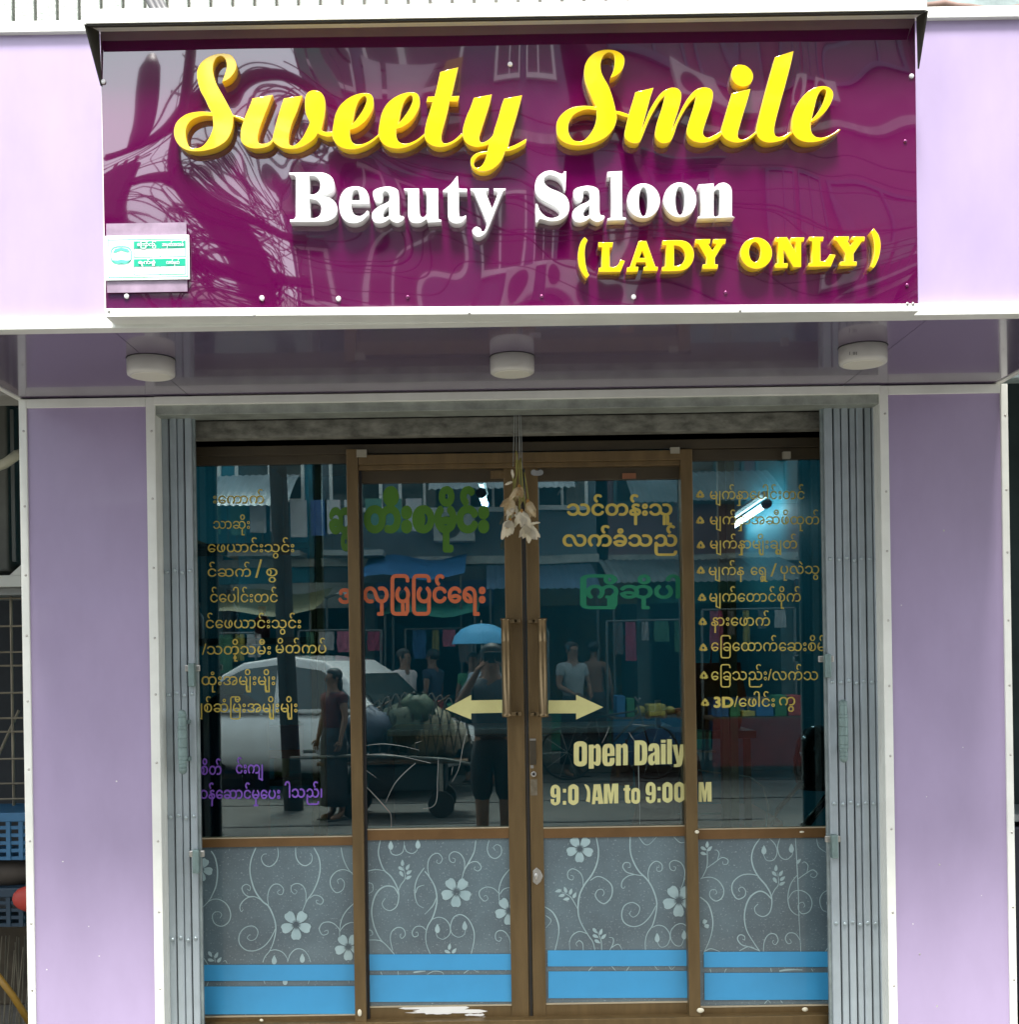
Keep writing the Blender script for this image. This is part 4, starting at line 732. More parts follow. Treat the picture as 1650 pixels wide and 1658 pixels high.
filmart(sr_, dF, (1110, 1340), [
 (12,(655,90),(600,170),(578,260),(595,350),(640,430),(700,500),(745,580),(755,660),(735,740),(680,775),(620,750),(605,700),(635,665)), (9,(640,420),(560,405),(480,420),(415,480),(410,560),(455,622),(515,600),(525,550),(495,518),(465,535),(475,560)),
 (13,(750,620),(700,570),(640,555),(570,600),(530,680),(515,780),(530,880),(570,960),(650,1080)), (7,(755,590),(780,540),(810,500),(812,440),(800,390)), (8,(730,90),(785,150),(800,220),(770,280),(710,285),(680,230)),
 (8,(825,90),(805,170),(825,250),(880,278),(930,240),(935,205)), (9,(960,90),(972,300),(985,550),(992,800),(1007,1080)), (8,(190,190),(190,330),(160,410),(135,450)), (8,(190,350),(260,300),(320,260),(370,280),(365,315),(330,318),(325,295)), (7,(280,280),(295,230),(280,200),(255,195)),
 (8,(135,442),(220,432),(290,465),(335,540),(320,610),(265,640),(215,600),(220,550),(260,540),(275,570),(258,580)), (11,(130,605),(195,660),(230,750),(240,850),(215,970),(155,1105)),
 (9,(975,415),(920,490),(895,600),(910,700),(960,755),(1000,762)), (8,(900,620),(940,560),(1010,548),(1080,590),(1105,660),(1080,730),(1020,750),(985,710),(990,665),(1025,650),(1042,680),(1030,695)),
 (8,(980,450),(1050,400),(1110,368),(1150,400),(1125,435),(1090,420),(1100,400)), (7,(1060,390),(1070,330),(1040,298),(1020,310)), (8,(1275,530),(1200,570),(1172,640),(1200,720),(1275,744)), (8,(1275,635),(1232,650),(1245,685)),
 (7,(1145,95),(1165,170),(1235,220)), (9,(650,1075),(560,1040),(490,1020),(455,970),(475,935),(515,945),(518,980),(500,970)), (8,(680,1085),(690,990),(730,930),(785,930),(810,980),(785,1020),(760,1000),(770,980)),
 (8,(1000,980),(960,925),(900,920),(872,965),(895,1010),(925,1000),(910,970)), (8,(470,1075),(540,1040),(600,1045)), (9,(160,1085),(220,1055),(300,1080)), (8,(1220,1080),(1250,1045),(1285,1060)),
 (7,(215,1230),(225,1265)), (7,(355,1230),(340,1265)), (7,(745,1225),(752,1260)), (16,(820,1250),(900,1238),(1022,1240)), (7,(1100,1230),(1115,1255)), (7,(690,1535),(720,1505),(745,1530)), (6,(830,1505),(850,1530))],
 [(150,850,60,.2,(1,2,3))], [(790,355,-1.5),(775,400,.8),(832,400,-1.0),(780,455,1.0),(845,445,-.7),(842,488,-.5),(155,180,.5),(190,150,-1.5),(210,185,-.8),(155,225,.3),(985,295,-.8)], [(685,200),(925,185)],
 [(1140,1541,1350,1566), (1141,1575,1352,1619)], (1124, 1354, 1350, 1630))

# ------------------------------------------------------------------ vinyl lettering on the glass
dT, dTd = DS + .0055, DG + .0055
M1 = '\u1021\u1019\u103b\u102d\u102f\u1038\u1019\u103b\u102d\u102f\u1038'
for (t_, a, b, y, h, m_) in (
  ('\u1038\u1031\u1000\u102c\u1000\u103a', 345, 427, 815, 12.5, gold), ('\u101e\u102c\u1006\u102d\u102f\u1038', 345, 404, 856, 12.5, gold),
  ('\u1031\u1016\u101a\u102c\u1004\u103a\u1038\u101e\u103d\u1004\u103a\u1038', 336, 476, 894, 13, gold), ('\u1004\u103a\u1006\u1000\u103a', 336, 406, 933.5, 13, gold), ('/', 413, 424, 935, 23, gold), ('\u1005\u103d', 431, 449, 933, 13, gold),
  ('\u1004\u103a\u1031\u1015\u102b\u1004\u103a\u1038\u1010\u1004\u103a', 340, 449, 975, 13.5, gold), ('\u1004\u103a\u1031\u1016\u101a\u102c\u1004\u103a\u1038\u101e\u103d\u1004\u103a\u1038', 333, 487, 1017, 13.5, gold),
  ('/\u101e\u1010\u102d\u102f\u1037\u101e\u1019\u102e\u1038', 327, 438, 1059.5, 13.5, gold), ('\u1019\u102d\u1010\u103a\u1000\u1015\u103a', 446, 528, 1057.5, 13.5, gold),
  ('\u1011\u102f\u1036\u1038' + M1, 326, 445, 1109, 14, gold), ('\u103b\u1005\u103a\u1006\u1036\u103c\u1019\u102e\u1038' + M1, 319, 481, 1153, 14, gold),
  ('\u1005\u102d\u1010\u103a', 325, 358, 1254, 14, violetv), ('\u1004\u103a\u1038\u1000\u103b', 382, 425, 1252, 14, violetv),
  ('\u101d\u1014\u103a\u1031\u1006\u102c\u1004\u103a\u1019\u103e\u102f\u1031\u1015\u1038', 324, 453, 1293, 14, violetv), ('\u102b\u101e\u100a\u103a\u104a', 461, 521, 1291, 14, violetv)):
    lettering(t_, a, b, y, h, dT, m_, sl_, off=.006 if m_ is gold else .02)
lettering('\u1006\u103d', 534, 569, 861, 36, dT, greenv, sl_, off=.06); lettering('\u1021', 549, 582, 976, 22, dT, orangev, sl_, off=.04)
lettering('\u1010\u102e\u1038\u1005\u1019\u102d\u102f\u1004\u103a\u1038', 592, 789, 859, 37, dTd, greenv, dl_, off=.062)
lettering('\u101c\u103e\u103c\u1015\u102f\u103c\u1015\u1004\u103a\u1031\u101b\u1038', 589, 785, 975, 24, dTd, orangev, dl_, off=.035)
lettering('\u101e\u1004\u103a\u1010\u1014\u103a\u1038\u101e\u1030', 919, 1088, 834, 18, dTd, gold, dr_, off=.03)
lettering('\u101c\u1000\u103a\u1001\u1036\u101e\u100a\u103a', 912, 1096, 884, 18, dTd, gold, dr_, off=.03)
lettering('\u103c\u1000\u102d\u102f\u1006\u102d\u102f\u1015\u102b', 941, 1100, 968, 20, dTd, teal_v, dr_, off=.035)
for (t_, a, b, y, h) in (('\u1019\u103b\u1000\u103a\u1014\u103e\u102c\u1031\u1015\u102b\u1004\u103a\u1038\u1010\u1004\u103a', 1150, 1303, 808, 13), ('\u1019\u103b\u1000\u103a\u1014\u103e\u102c\u1021\u1006\u102e\u1016\u102d\u1011\u102f\u1010\u103a', 1150, 1327, 849, 13),
  ('\u1019\u103b\u1000\u103a\u1014\u103e\u102c\u1019\u103b\u102d\u102f\u1038\u1001\u103b\u103d\u1010\u103a', 1150, 1291, 888, 13), ('\u1019\u103b\u1000\u103a\u1014', 1148, 1205, 931, 13), ('\u1031\u101b\u103d\u103e', 1216, 1243, 931, 13), ('/', 1248, 1258, 933, 22), ('\u1015\u102f\u101c\u1032\u101e\u103d', 1264, 1327, 929, 13),
  ('\u1019\u103b\u1000\u103a\u1031\u1010\u102c\u1004\u103a\u1005\u102d\u102f\u1000\u103a', 1149, 1297, 974, 13.5), ('\u1014\u102c\u1038\u1031\u1016\u102c\u1000\u103a', 1152, 1247, 1013, 13.5),
  ('\u1031\u103c\u1001\u1031\u1011\u102c\u1000\u103a\u1031\u1006\u1038\u1005\u102d\u1019\u103a', 1152, 1337, 1054, 14), ('\u1031\u103c\u1001\u101e\u100a\u103a\u1038/\u101c\u1000\u103a\u101e', 1152, 1325, 1101, 14), ('3D', 1157, 1187, 1145, 17), ('/\u1031\u1016\u102b\u1004\u103a\u1038', 1189, 1255, 1144, 13.5), ('\u1000\u103d', 1262, 1288, 1142, 13.5)):
    lettering(t_, a, b, y, h, dT, gold, sr_, off=.045 if t_ == '3D' else .006, unit=.73 if t_ in ('3D', '/') else .546)
cl = MB()
for (x, y) in ((1134, 801), (1134, 843), (1135, 883), (1135, 924), (1137, 968), (1138, 1007), (1139, 1049), (1140, 1094), (1142, 1138)):
    for a in (-90, 30, 150):
        ca, sa = math.cos(R(a)), math.sin(R(a))
        for dl in (-.5, .5, 0):
            rr = 5.2 if dl == 0 else 3.9
            vs = [(x + rr * math.cos(R(a) + dl) + u, y + rr * math.sin(R(a) + dl) * .95 + v) for u, v in ((-2.6, 0), (0, -2.6), (2.6, 0), (0, 2.6))]
            LAY[0] = (LAY[0] + 1) % 9
            q = [W(p[0], p[1], dT) for p in vs]
            for v in q: v.y -= .0003 * (LAY[0] + 1)
            cl.add(q, [(0, 1, 2, 3)])
cl.build('clover_bullets', gold, sr_)
def imp(o, text_polys, th, d, name='letter'):
    for k, (nm, loops) in enumerate(text_polys):
        ll = [[(700 + p.x / 3.5106, 1110 + p.y / 3.5106) for p in crom(l, True, 3)] for l in loops]
        solid_outline(name, ll, d, .0008, cream, th, bevel=0)
def box_(x0, x1, y0, y1): return [(x0, y0, 1), (x1, y0, 1), (x1, y1, 1), (x0, y1, 1)]
def oo(x0, x1, y0, y1, r=22):
    r = min(r, (x1 - x0) / 2 - 1.5); e = min(3, r * .3)
    return [(x0 + r, y0), (x1 - r, y0), (x1 - e, y0 + r * .6), (x1, y0 + r * 1.5), (x1, y1 - r * 1.5), (x1 - e, y1 - r * .6), (x1 - r, y1), (x0 + r, y1), (x0 + e, y1 - r * .6), (x0, y1 - r * 1.5), (x0, y0 + r * 1.5), (x0 + e, y0 + r * .6)]
def nine(x0, x1, y0, y1):
    h = y1 - y0; m = (x0 + x1) / 2
    return [[(m - 8, y0), (m + 8, y0), (x1 - 4, y0 + h * .12), (x1, y0 + h * .3), (x1, y1 - h * .28), (x1 - 5, y1 - h * .09), (m + 6, y1), (m - 8, y1), (x0 + 4, y1 - h * .1), (x0 + 1, y1 - h * .3, 1), (m - 7, y1 - h * .3, 1), (m - 6, y1 - h * .15), (m + 4, y1 - h * .15), (m + 6, y1 - h * .25), (m + 6, y0 + h * .58, 1), (m - 4, y0 + h * .63), (x0 + 6, y0 + h * .58), (x0, y0 + h * .42), (x0 + 1, y0 + h * .22), (x0 + 7, y0 + h * .08)], oo(m - 6, m + 6, y0 + h * .16, y0 + h * .48, 5)]
IMP = [('O', [oo(805, 880, 318, 458), oo(834, 851, 345, 433, 8)]),
 ('p', [[(890, 337, 1), (918, 336, 1), (920, 346, 1), (935, 333), (950, 338), (958, 360), (958, 430), (950, 452), (935, 456), (919, 446, 1), (919, 472, 1), (890, 473, 1)], oo(918, 931, 355, 434, 6)]),
 ('e', [[(985, 333), (1020, 333), (1035, 352), (1037, 375), (1037, 400, 1), (996, 401, 1), (996, 430), (1002, 439), (1009, 430), (1010, 412, 1), (1037, 411, 1), (1036, 438), (1022, 455), (985, 457), (970, 440), (967, 415), (967, 372), (970, 350)], [(996, 386, 1), (996, 362), (1003, 352), (1010, 362), (1010, 386, 1)]]),
 ('n', [[(1045, 334, 1), (1072, 332, 1), (1074, 343, 1), (1088, 330), (1104, 334), (1112, 352), (1112, 452, 1), (1085, 453, 1), (1085, 362), (1079, 354), (1073, 362), (1073, 454, 1), (1045, 455, 1)]]),
 ('D', [[(1150, 313, 1), (1190, 312), (1213, 322), (1222, 350), (1222, 415), (1213, 443), (1190, 452), (1150, 453, 1)], [(1180, 334, 1), (1190, 340), (1193, 360), (1193, 408), (1190, 426), (1180, 431, 1)]]),
 ('a', [[(1229, 372, 1), (1230, 350), (1244, 331), (1276, 330), (1290, 344), (1293, 365), (1294, 448, 1), (1268, 449, 1), (1266, 440, 1), (1255, 452), (1238, 450), (1228, 432), (1229, 404), (1244, 388), (1264, 378), (1264, 362), (1259, 352), (1254, 362), (1254, 372, 1)], [(1265, 392, 1), (1256, 404), (1255, 424), (1260, 432), (1265, 425, 1)]]),
 ('i', [box_(1301, 1328, 309, 325)]), ('i', [box_(1301, 1328, 332, 447)]), ('l', [box_(1336, 1363, 305, 446)]),
 ('y', [[(1367, 337, 1), (1394, 336, 1), (1401, 405, 1), (1411, 335, 1), (1438, 334, 1), (1424, 430), (1415, 456), (1398, 463), (1375, 463, 1), (1375, 447, 1), (1388, 447), (1391, 438, 1)]]),
 ('9', nine(672, 728, 565, 680)), (':', [box_(743, 761, 588, 608)]), (':', [box_(743, 761, 656, 677)]), ('0', [oo(773, 832, 562, 678), oo(795, 809, 586, 654, 7)]),
 (')', [[(864, 562, 1), (882, 566), (896, 590), (898, 640), (896, 664, 1), (874, 658, 1), (880, 630), (880, 600), (872, 578)]]),
 ('A', [[(918, 562, 1), (956, 561, 1), (974, 672, 1), (945, 673, 1), (943, 654, 1), (928, 654, 1), (926, 674, 1), (908, 675, 1)], [(930, 634, 1), (942, 634, 1), (936, 590, 1)]]),
 ('M', [[(976, 560, 1), (1007, 559, 1), (1016, 612, 1), (1024, 558, 1), (1058, 557, 1), (1058, 669, 1), (1034, 670, 1), (1034, 596, 1), (1024, 670, 1), (1008, 670, 1), (998, 598, 1), (999, 671, 1), (976, 672, 1)]]),
 ('t', [[(1096, 566, 1), (1120, 565, 1), (1120, 583, 1), (1127, 583, 1), (1127, 597, 1), (1120, 597, 1), (1120, 645), (1128, 652, 1), (1128, 668, 1), (1108, 669), (1097, 656), (1096, 597, 1), (1088, 597, 1), (1088, 584, 1), (1096, 583, 1)]]),
 ('o', [oo(1132, 1182, 583, 671, 16), oo(1151, 1163, 602, 652, 6)]), ('9', nine(1214, 1271, 550, 668)), (':', [box_(1281, 1299, 576, 596)]), (':', [box_(1281, 1299, 643, 664)]),
 ('0', [oo(1309, 1367, 550, 665), oo(1331, 1345, 574, 641, 7)]), ('0', [oo(1376, 1434, 549, 663), oo(1398, 1412, 573, 639, 7)])]
imp(0, IMP, dr_, dTd - .0045)
imp(0, [('M', [[(1516, 549, 1), (1542, 549, 1), (1549, 600, 1), (1557, 549, 1), (1588, 548, 1), (1589, 659, 1), (1566, 660, 1), (1565, 588, 1), (1557, 660, 1), (1543, 660, 1), (1533, 590, 1), (1534, 661, 1), (1516, 661, 1)]])], sr_, dT - .0045)
for th, pts in ((dl_, [(721, 1148), (763, 1125), (763, 1134), (813, 1133), (813, 1154), (763, 1155), (763, 1165)]), (dr_, [(977, 1145), (933, 1125), (933, 1134), (888, 1134), (888, 1155), (933, 1155), (933, 1165)])):
    MB().add([W(x, y, DG + .0015) for x, y in pts], [tuple(range(7))]).build('arrow', cream, th)

# ------------------------------------------------------------------ hanging dried flowers
dfl = 4.10
gf = thing('hanging_flowers', 'bunch of dried cream flowers hanging on strings before the doors', 'dried flowers', W(838, 690, dfl))
st = MB()
for (a, b, y1) in ((833, 831, 756), (836, 836, 745), (841, 840, 752), (843, 846, 760), (840, 843, 748)):
    st.tube([W(a, 662, 4.16), W((a + b) / 2, 710, 4.12), W(b, y1, dfl)], .0012, 4)
st.build('strings', mat('string', (.30, .32, .30), .8, var=0), gf)
stemm = mat('flower_stem', (.30, .28, .07), .7, var=.2); petal = mat('dried_petal', (.62, .52, .33), .7, var=0, scale=30, col2=(.42, .27, .10)); petal2 = mat('cream_petal', (.70, .64, .48), .65, var=.15, scale=25)
sm = MB()
for pts in ([(836, 730), (838, 760), (833, 782), (830, 800)], [(840, 745), (842, 790), (841, 830)], [(843, 742), (845, 780), (846, 812)], [(849, 765), (853, 790), (856, 815)], [(829, 762), (832, 790), (829, 812)], [(836, 745), (835, 780), (826, 840)], [(843, 745), (848, 800), (854, 845)]):
    c = crom(pts, n=4); sm.tube([W(p.x, p.y, dfl - .01 - .004 * (i % 3)) for i, p in enumerate(c)], [.0022 + .0012 * (i / len(c)) for i in range(len(c))], 6)
sm.build('stems', stemm, gf, smooth=True)
def petal_mesh(b, base, dirv, L_, w_, curl):
    dirv = Vector(dirv).normalized(); side = dirv.cross(Vector((0, 1, 0)) if abs(dirv.y) < .8 else Vector((1, 0, 0))).normalized(); up = side.cross(dirv)
    vs = []; n, mm = 6, 5
    for i in range(n + 1):
        u = i / n; ww = w_ * math.sin(math.pi * min(1, u * .86 + .1)) ** .8; cen = Vector(base) + dirv * L_ * u + up * curl * u * u * L_
        for j in range(mm):
            v = j / (mm - 1) - .5
            vs.append(cen + side * ww * v * 2 + up * (-.35 * ww * (1 - 4 * v * v)) + Vector((random.uniform(-1, 1), random.uniform(-1, 1), random.uniform(-1, 1))) * .0016)
    b.add(vs, [(i * mm + j, i * mm + j + 1, (i + 1) * mm + j + 1, (i + 1) * mm + j) for i in range(n) for j in range(mm - 1)])
for (x, y, s_, tilt, n_p) in ((841, 788, 1.0, 0, 7), (827, 806, 1.15, -.35, 8), (855, 812, 1.1, .3, 8), (832, 818, 1.0, -.1, 7), (845, 828, 1.1, .05, 8), (826, 842, 1.15, -.15, 7), (855, 848, 1.25, .12, 10)):
    base = W(x, y, dfl - .012 - random.random() * .02); b = MB()
    for i in range(n_p):
        a = 2 * math.pi * i / n_p + random.uniform(-.2, .2); sp = random.uniform(.12, .95)
        petal_mesh(b, base, (math.cos(a) * sp + tilt, math.sin(a) * sp, -1), .050 * s_ * random.uniform(.65, 1.2), .0095 * s_ * random.uniform(.6, 1.25), random.uniform(-.7, .8))
    fo = b.build('flower', petal2 if y > 815 else petal, gf, smooth=True)
    c2 = MB()
    for i in range(6): c2.tube([base, base + Vector((random.uniform(-.01, .01) + tilt * .03, -.006, -.03))], .0012, 4)
    c2.ball(tuple(base), .006, 8, 1, 1, 1.4)
    c2.build('flower_heart', mat('flower_heart', (.42, .22, .05), .7, var=.2), fo, smooth=True)
for pt, dv, L_, w_ in (((858, 848), (1, 0, .12), .035, .004), ((830, 780), (-1, 0, -.35), .028, .005), ((829, 760), (.1, 0, -1), .03, .005), ((860, 815), (.4, -.2, -1), .03, .006)):
    b = MB(); petal_mesh(b, W(pt[0], pt[1], 4.07), dv, L_, w_, .1); b.build('petal', petal2, gf, smooth=True)

# ------------------------------------------------------------------ neighbours either side
darkw = mat('neighbour_wall', (.035, .04, .045), .9, var=.4, scale=2)
MB().box(-9, -1.62, 6.0, 6.2, 0, 5).build('left_neighbour_wall', darkw, kind='structure')
MB().box(1.76, 9, 5.2, 5.4, 0, 5).build('right_neighbour_wall', mat('neighbour_wall_2', (.03, .05, .05), .9, var=.5, scale=3), kind='structure')
MB().box(-9, -1.62, 4.3, 6.0, .0, .15).build('left_neighbour_floor', pave, kind='structure')
MB().box(-9, -1.64, 3.0, 6.0, 2.9, 3.0).build('left_neighbour_shade_roof', darkw, kind='structure')  # unseen roof, carried forward to shade the things beyond the left pillar
MB().box(1.78, 9, 3.0, 5.2, 2.9, 3.0).build('right_neighbour_shade_roof', darkw, kind='structure')  # same unseen roof on the right, carried forward for shade
MB().box(-8, 8, 4.31, 8.2, 3.0, 12).build('salon_building', mat('building_grey', (.45, .45, .42), .9, var=.15), kind='structure')
cab = thing('grey_cabinet', 'grey metal cabinet beyond the left pillar near its top', 'cabinet', (-2.1, 4.9, 2.0))
ca, cb_ = W(-60, 780, 4.9), W(12, 780, 4.9)
MB().box(ca.x, cb_.x, 4.9, 5.3, W(0, 925, 4.9).z, W(0, 650, 4.9).z).build('body', mat('cabinet_grey', (.12, .125, .105), .6, var=.35, scale=4), cab, bevel=.01)
MB().box(cb_.x + .02, cb_.x + .035, 4.88, 4.90, W(0, 910, 4.9).z, W(0, 665, 4.9).z).build('door_edge', mat('cabinet_edge', (.1, .11, .10), .6, var=0), cab)
wrk = mat('wire_rack', (.20, .18, .13), .5, .4, var=.3)
mesh_ = thing('wire_screen', 'dark wire screen beside the grey cabinet', 'screen', (-2.0, 5.2, 2.0))
for i in range(8): MB().tube([W(-20, 640 + i * 38, 5.2), W(60, 640 + i * 38, 5.2)], .004, 5).build('wire', mat('dark_wire', (.08, .08, .08), .5, .5, var=0), mesh_)
for i in range(3): MB().tube([W(8 + i * 12, 640, 5.21), W(12 + i * 12, 925, 5.21)], .004, 5).build('wire', MATS['dark_wire'], mesh_)
pw = mat('pvc_white', (.48, .46, .34), .45, var=.1)
tag(MB().tube([W(-60, 772, 4.5), W(-10, 757, 4.5), W(8, 750, 4.5), W(26, 737, 4.5), W(40, 733, 4.55)], .019, 12).build('white_pipe', pw, smooth=True), 'cream plastic pipe poking out beside the left pillar', 'pipe')
lg = thing('white_ledge', 'white painted ledge beyond the left pillar above the racks', 'ledge', (-2.0, 4.8, 1.85))
MB().px(-120, 932, 40, 951, 4.7, .5).build('board', mat('ledge_white', (.5, .52, .48), .6, var=.1), lg, bevel=.003)
MB().px(-120, 953, 38, 964, 4.74, .4).build('edge_strip', mat('ledge_grey', (.2, .21, .2), .6, var=.1), lg)
MB().add([W(15, 931, 4.7), W(36, 912, 4.7), W(36, 931, 4.7), W(15, 931, 5.0), W(36, 912, 5.0), W(36, 931, 5.0)], [(0, 1, 2), (5, 4, 3), (0, 3, 4, 1), (1, 4, 5, 2), (0, 2, 5, 3)]).build('gusset', MATS['ledge_white'], lg)
rk = thing('wire_rack', 'open wire rack of pale rods beyond the left pillar', 'rack', (-2.1, 4.8, .8))
for y in (968, 1013, 1055, 1077, 1121, 1162, 1184, 1228, 1268, 1293): MB().tube([W(-120, y + 3, 4.8), W(60, y, 4.8)], .0042, 6).build('rod', wrk, rk)
for x in (20, -30): MB().tube([W(x - 3, 960, 4.83), W(x + 2, 1320, 4.83)], .006, 6).build('upright', wrk, rk)
MB().tube([W(-20, 1260, 4.85), W(30, 1150, 4.9)], .006, 6).build('brace', wrk, rk)
def basket(name, x0, y0, x1, y1, d, m, lb, rows, cols):
    t = thing(name, lb, 'basket', W((x0 + x1) / 2, y1, d)); a, b_ = W(x0, y0, d), W(x1, y1, d); dp = .3
    MB().box(a.x, b_.x, d - .008, d + dp, a.z - .035, a.z).build('rim', m, t, bevel=.004)
    MB().box(a.x + .01, b_.x - .01, d + .02, d + dp - .02, b_.z, b_.z + .012).build('base', m, t)
    h = a.z - .035 - b_.z
    for i in range(rows): MB().box(a.x + .01, b_.x - .01, d, d + .008, b_.z + h * i / rows, b_.z + h * (i + .45) / rows).build('slat', m, t)
    for i in range(cols): x = a.x + (b_.x - a.x) * (i + .5) / cols; MB().box(x - .008, x + .008, d - .004, d + .010, b_.z, a.z - .03).build('rib', m, t)
    return t
basket('plastic_crate', -140, 1318, 44, 1392, 4.6, mat('crate_blue', (.025, .12, .24), .5, var=.25), 'light blue slatted plastic crate beyond the left pillar', 5, 9)
basket('plastic_crate', -140, 1440, 44, 1500, 4.6, mat('crate_dark', (.008, .03, .055), .5, var=.1), 'dark blue slatted plastic crate under the red cover', 4, 9)
rc = MB().ball(W(50, 1455, 4.56), .066, 18, 1.1, .5, .75)
tag(rc.build('red_cover', mat('red_plastic', (.33, .03, .02), .6, var=.3), smooth=True), 'red rounded cover lying in the crate beyond the left pillar', 'cover')
dk = tag(MB().ball(W(-10, 1412, 4.7), .13, 20, 1.5, .6, .5).build('dark_sack', mat('dark_sack', (.06, .05, .04), .8, var=.4), smooth=True), 'dark rounded sack between the blue crates', 'sack')
tag(MB().tube([W(-20, 1560, 4.5), W(20, 1612, 4.5), W(50, 1660, 4.5)], .013, 8).build('yellow_pole', mat('yellow_pole', (.25, .14, .01), .5, var=.2), smooth=True), 'yellow pole slanting at the lower left corner', 'pole')
bs = thing('reed_bundle', 'thin pale reeds standing at the lower left edge', 'reeds', (-2.1, 4.7, .3))
for i in range(14):
    x = random.uniform(-20, 42); MB().tube([W(x, 1660, 4.7), W(x + random.uniform(-8, 14), 1510 + random.uniform(0, 50), 4.7 + random.uniform(0, .2))], .0022, 4).build('reed', wrk, bs)
wb = MB().box(W(-140, 1480, 5.0).x, W(60, 1480, 5.0).x, 5.0, 5.4, .15, W(0, 1500, 5.0).z)
tag(wb.build('timber_box', mat('dark_timber', (.07, .055, .035), .8, var=.5, scale=9), bevel=.01), 'dark timber box under the plastic crates at far left', 'box')
# right edge
rb = thing('dark_locker', 'dark blue-black locker beyond the right pillar', 'locker', (2.0, 4.9, 0))
MB().box(1.80, 2.6, 4.8, 5.1, .15, .85).build('body', mat('locker_dark', (.012, .014, .03), .4, var=0), rb, bevel=.01)
MB().box(1.80, 2.6, 4.79, 5.1, .87, .90).build('lid', mat('locker_lid', (.25, .28, .28), .5, var=.1), rb, bevel=.004)

# ------------------------------------------------------------------ inside the salon
tube_m = mat('tube_light', (.9, .95, 1), .4, var=0, emit=(.75, .92, 1, 9))
fit = mat('fitting_white', (.6, .65, .65), .4, var=0); fitb = mat('fitting_blue', (.01, .06, .16), .4, var=0)
def tubelight(p0, p1, lb):
    p0, p1 = Vector(p0), Vector(p1); t = thing('fluorescent_lamp', lb, 'lamp', tuple((p0 + p1) / 2), group='lit fluorescent tubes in the salon')
    MB().tube([p0, p1], .016, 10).build('tube', tube_m, t, smooth=True)
    u = (p1 - p0).normalized()
    for e, s_ in ((p0, -1), (p1, 1)): MB().tube([e, e + u * .05 * s_], .024, 10).build('end_cap', fitb, t)
    up = Vector((0, 0, .045))
    MB().tube([p0 + up + Vector((0, 0, .01)), p1 + up + Vector((0, 0, .01))], .018, 6).build('batten', fit, t)
d1, d2 = 5.6, 7.0
a_, b_ = W(1140, 897, d1), W(1243, 838, 6.6)
tubelight((1.40, 7.16, 2.29), (1.40, 6.2, 2.31), 'lit fluorescent tube seen through the right sidelight')
tubelight((-.045, 5.3, 2.27), (-.035, 6.4, 2.36), 'lit fluorescent tube seen through the left glass door')
mir = mat('mirror', (.75, .8, .8), .02, 1, var=0); teal2 = mat('salon_cabinet', (.02, .16, .20), .4, var=.1)
orange_s = mat('orange_seat', (.30, .06, .015), .4, var=.15)
def mirror_(x, y, z, w_, h, lb, axis='Y'):
    t = thing('wall_mirror', lb, 'mirror', (x, y, z))
    if axis == 'Y':
        MB().box(x - w_ / 2, x + w_ / 2, y, y + .02, z, z + h).build('frame', bronze, t, bevel=.005); MB().box(x - w_ / 2 + .03, x + w_ / 2 - .03, y - .004, y, z + .03, z + h - .03).build('mirror_glass', mir, t)
    else:
        MB().box(x, x + .02, y - w_ / 2, y + w_ / 2, z, z + h).build('frame', bronze, t, bevel=.005); MB().box(x + .02, x + .024, y - w_ / 2 + .03, y + w_ / 2 - .03, z + .03, z + h - .03).build('mirror_glass', mir, t)
mirror_(-1.34, 5.8, 1.1, 1.0, 1.0, 'bronze framed mirror on the left salon wall', 'X')
ct = thing('counter', 'dark teal counter along the back of the salon', 'counter', (.3, 7.3, .24))
MB().box(-.6, 1.0, 7.1, 7.6, .24, 1.1).build('body', teal2, ct, bevel=.01); MB().box(-.63, 1.03, 7.06, 7.62, 1.102, 1.14).build('top', mat('counter_top', (.3, .32, .3), .3, var=.1), ct, bevel=.006)
stl = thing('padded_bench', 'orange-brown padded bench inside behind the right sidelight', 'bench', (.95, 5.0, .24))
MB().box(.78, 1.13, 4.75, 5.3, .80, .90).build('seat', orange_s, stl, bevel=.03, seg=3)
for x in (.81, 1.09):
    for y in (4.8, 5.25): MB().tube([(x, y, .24), (x, y, .80)], .014, 8).build('leg', steel, stl, smooth=True)
# hood dryer on a stand, right
hdn = thing('hood_dryer', 'black hood hair dryer on a jointed arm behind the right sidelight', 'hair dryer', (1.25, 4.8, .24))
blk2 = mat('black_gloss', (.012, .014, .014), .2, var=0, coat=.5)
c = W(1325, 1228, 4.75); MB().lathe((c.x, 4.75, c.z - .12), [(.075, 0), (.092, .04), (.095, .12), (.08, .19), (.05, .235), (.015, .25)], 24).build('hood', blk2, hdn, smooth=True)
MB().tube([W(1300, 1262, 4.72), W(1286, 1282, 4.72), W(1260, 1310, 4.72), W(1246, 1345, 4.72), W(1243, 1420, 4.72)], .009, 8).build('arm', blk2, hdn, smooth=True)
for k_ in (0, 13): MB().tube([W(1338, 1290 + k_, 4.7), W(1290, 1345 + k_, 4.7)], .004, 6).build('chrome_rod', steel, hdn, smooth=True)
MB().tube([W(1341, 1290, 4.71), W(1296, 1350, 4.71)], .016, 8).build('lower_arm', blk2, hdn, smooth=True)
x_, z_ = W(1243, 1420, 4.72).x, .24
for a in range(5): MB().tube([(x_, 4.72, .30), (x_ + .22 * math.cos(a * 1.256), 4.72 + .22 * math.sin(a * 1.256), .26)], .012, 6).build('foot', blk2, hdn)
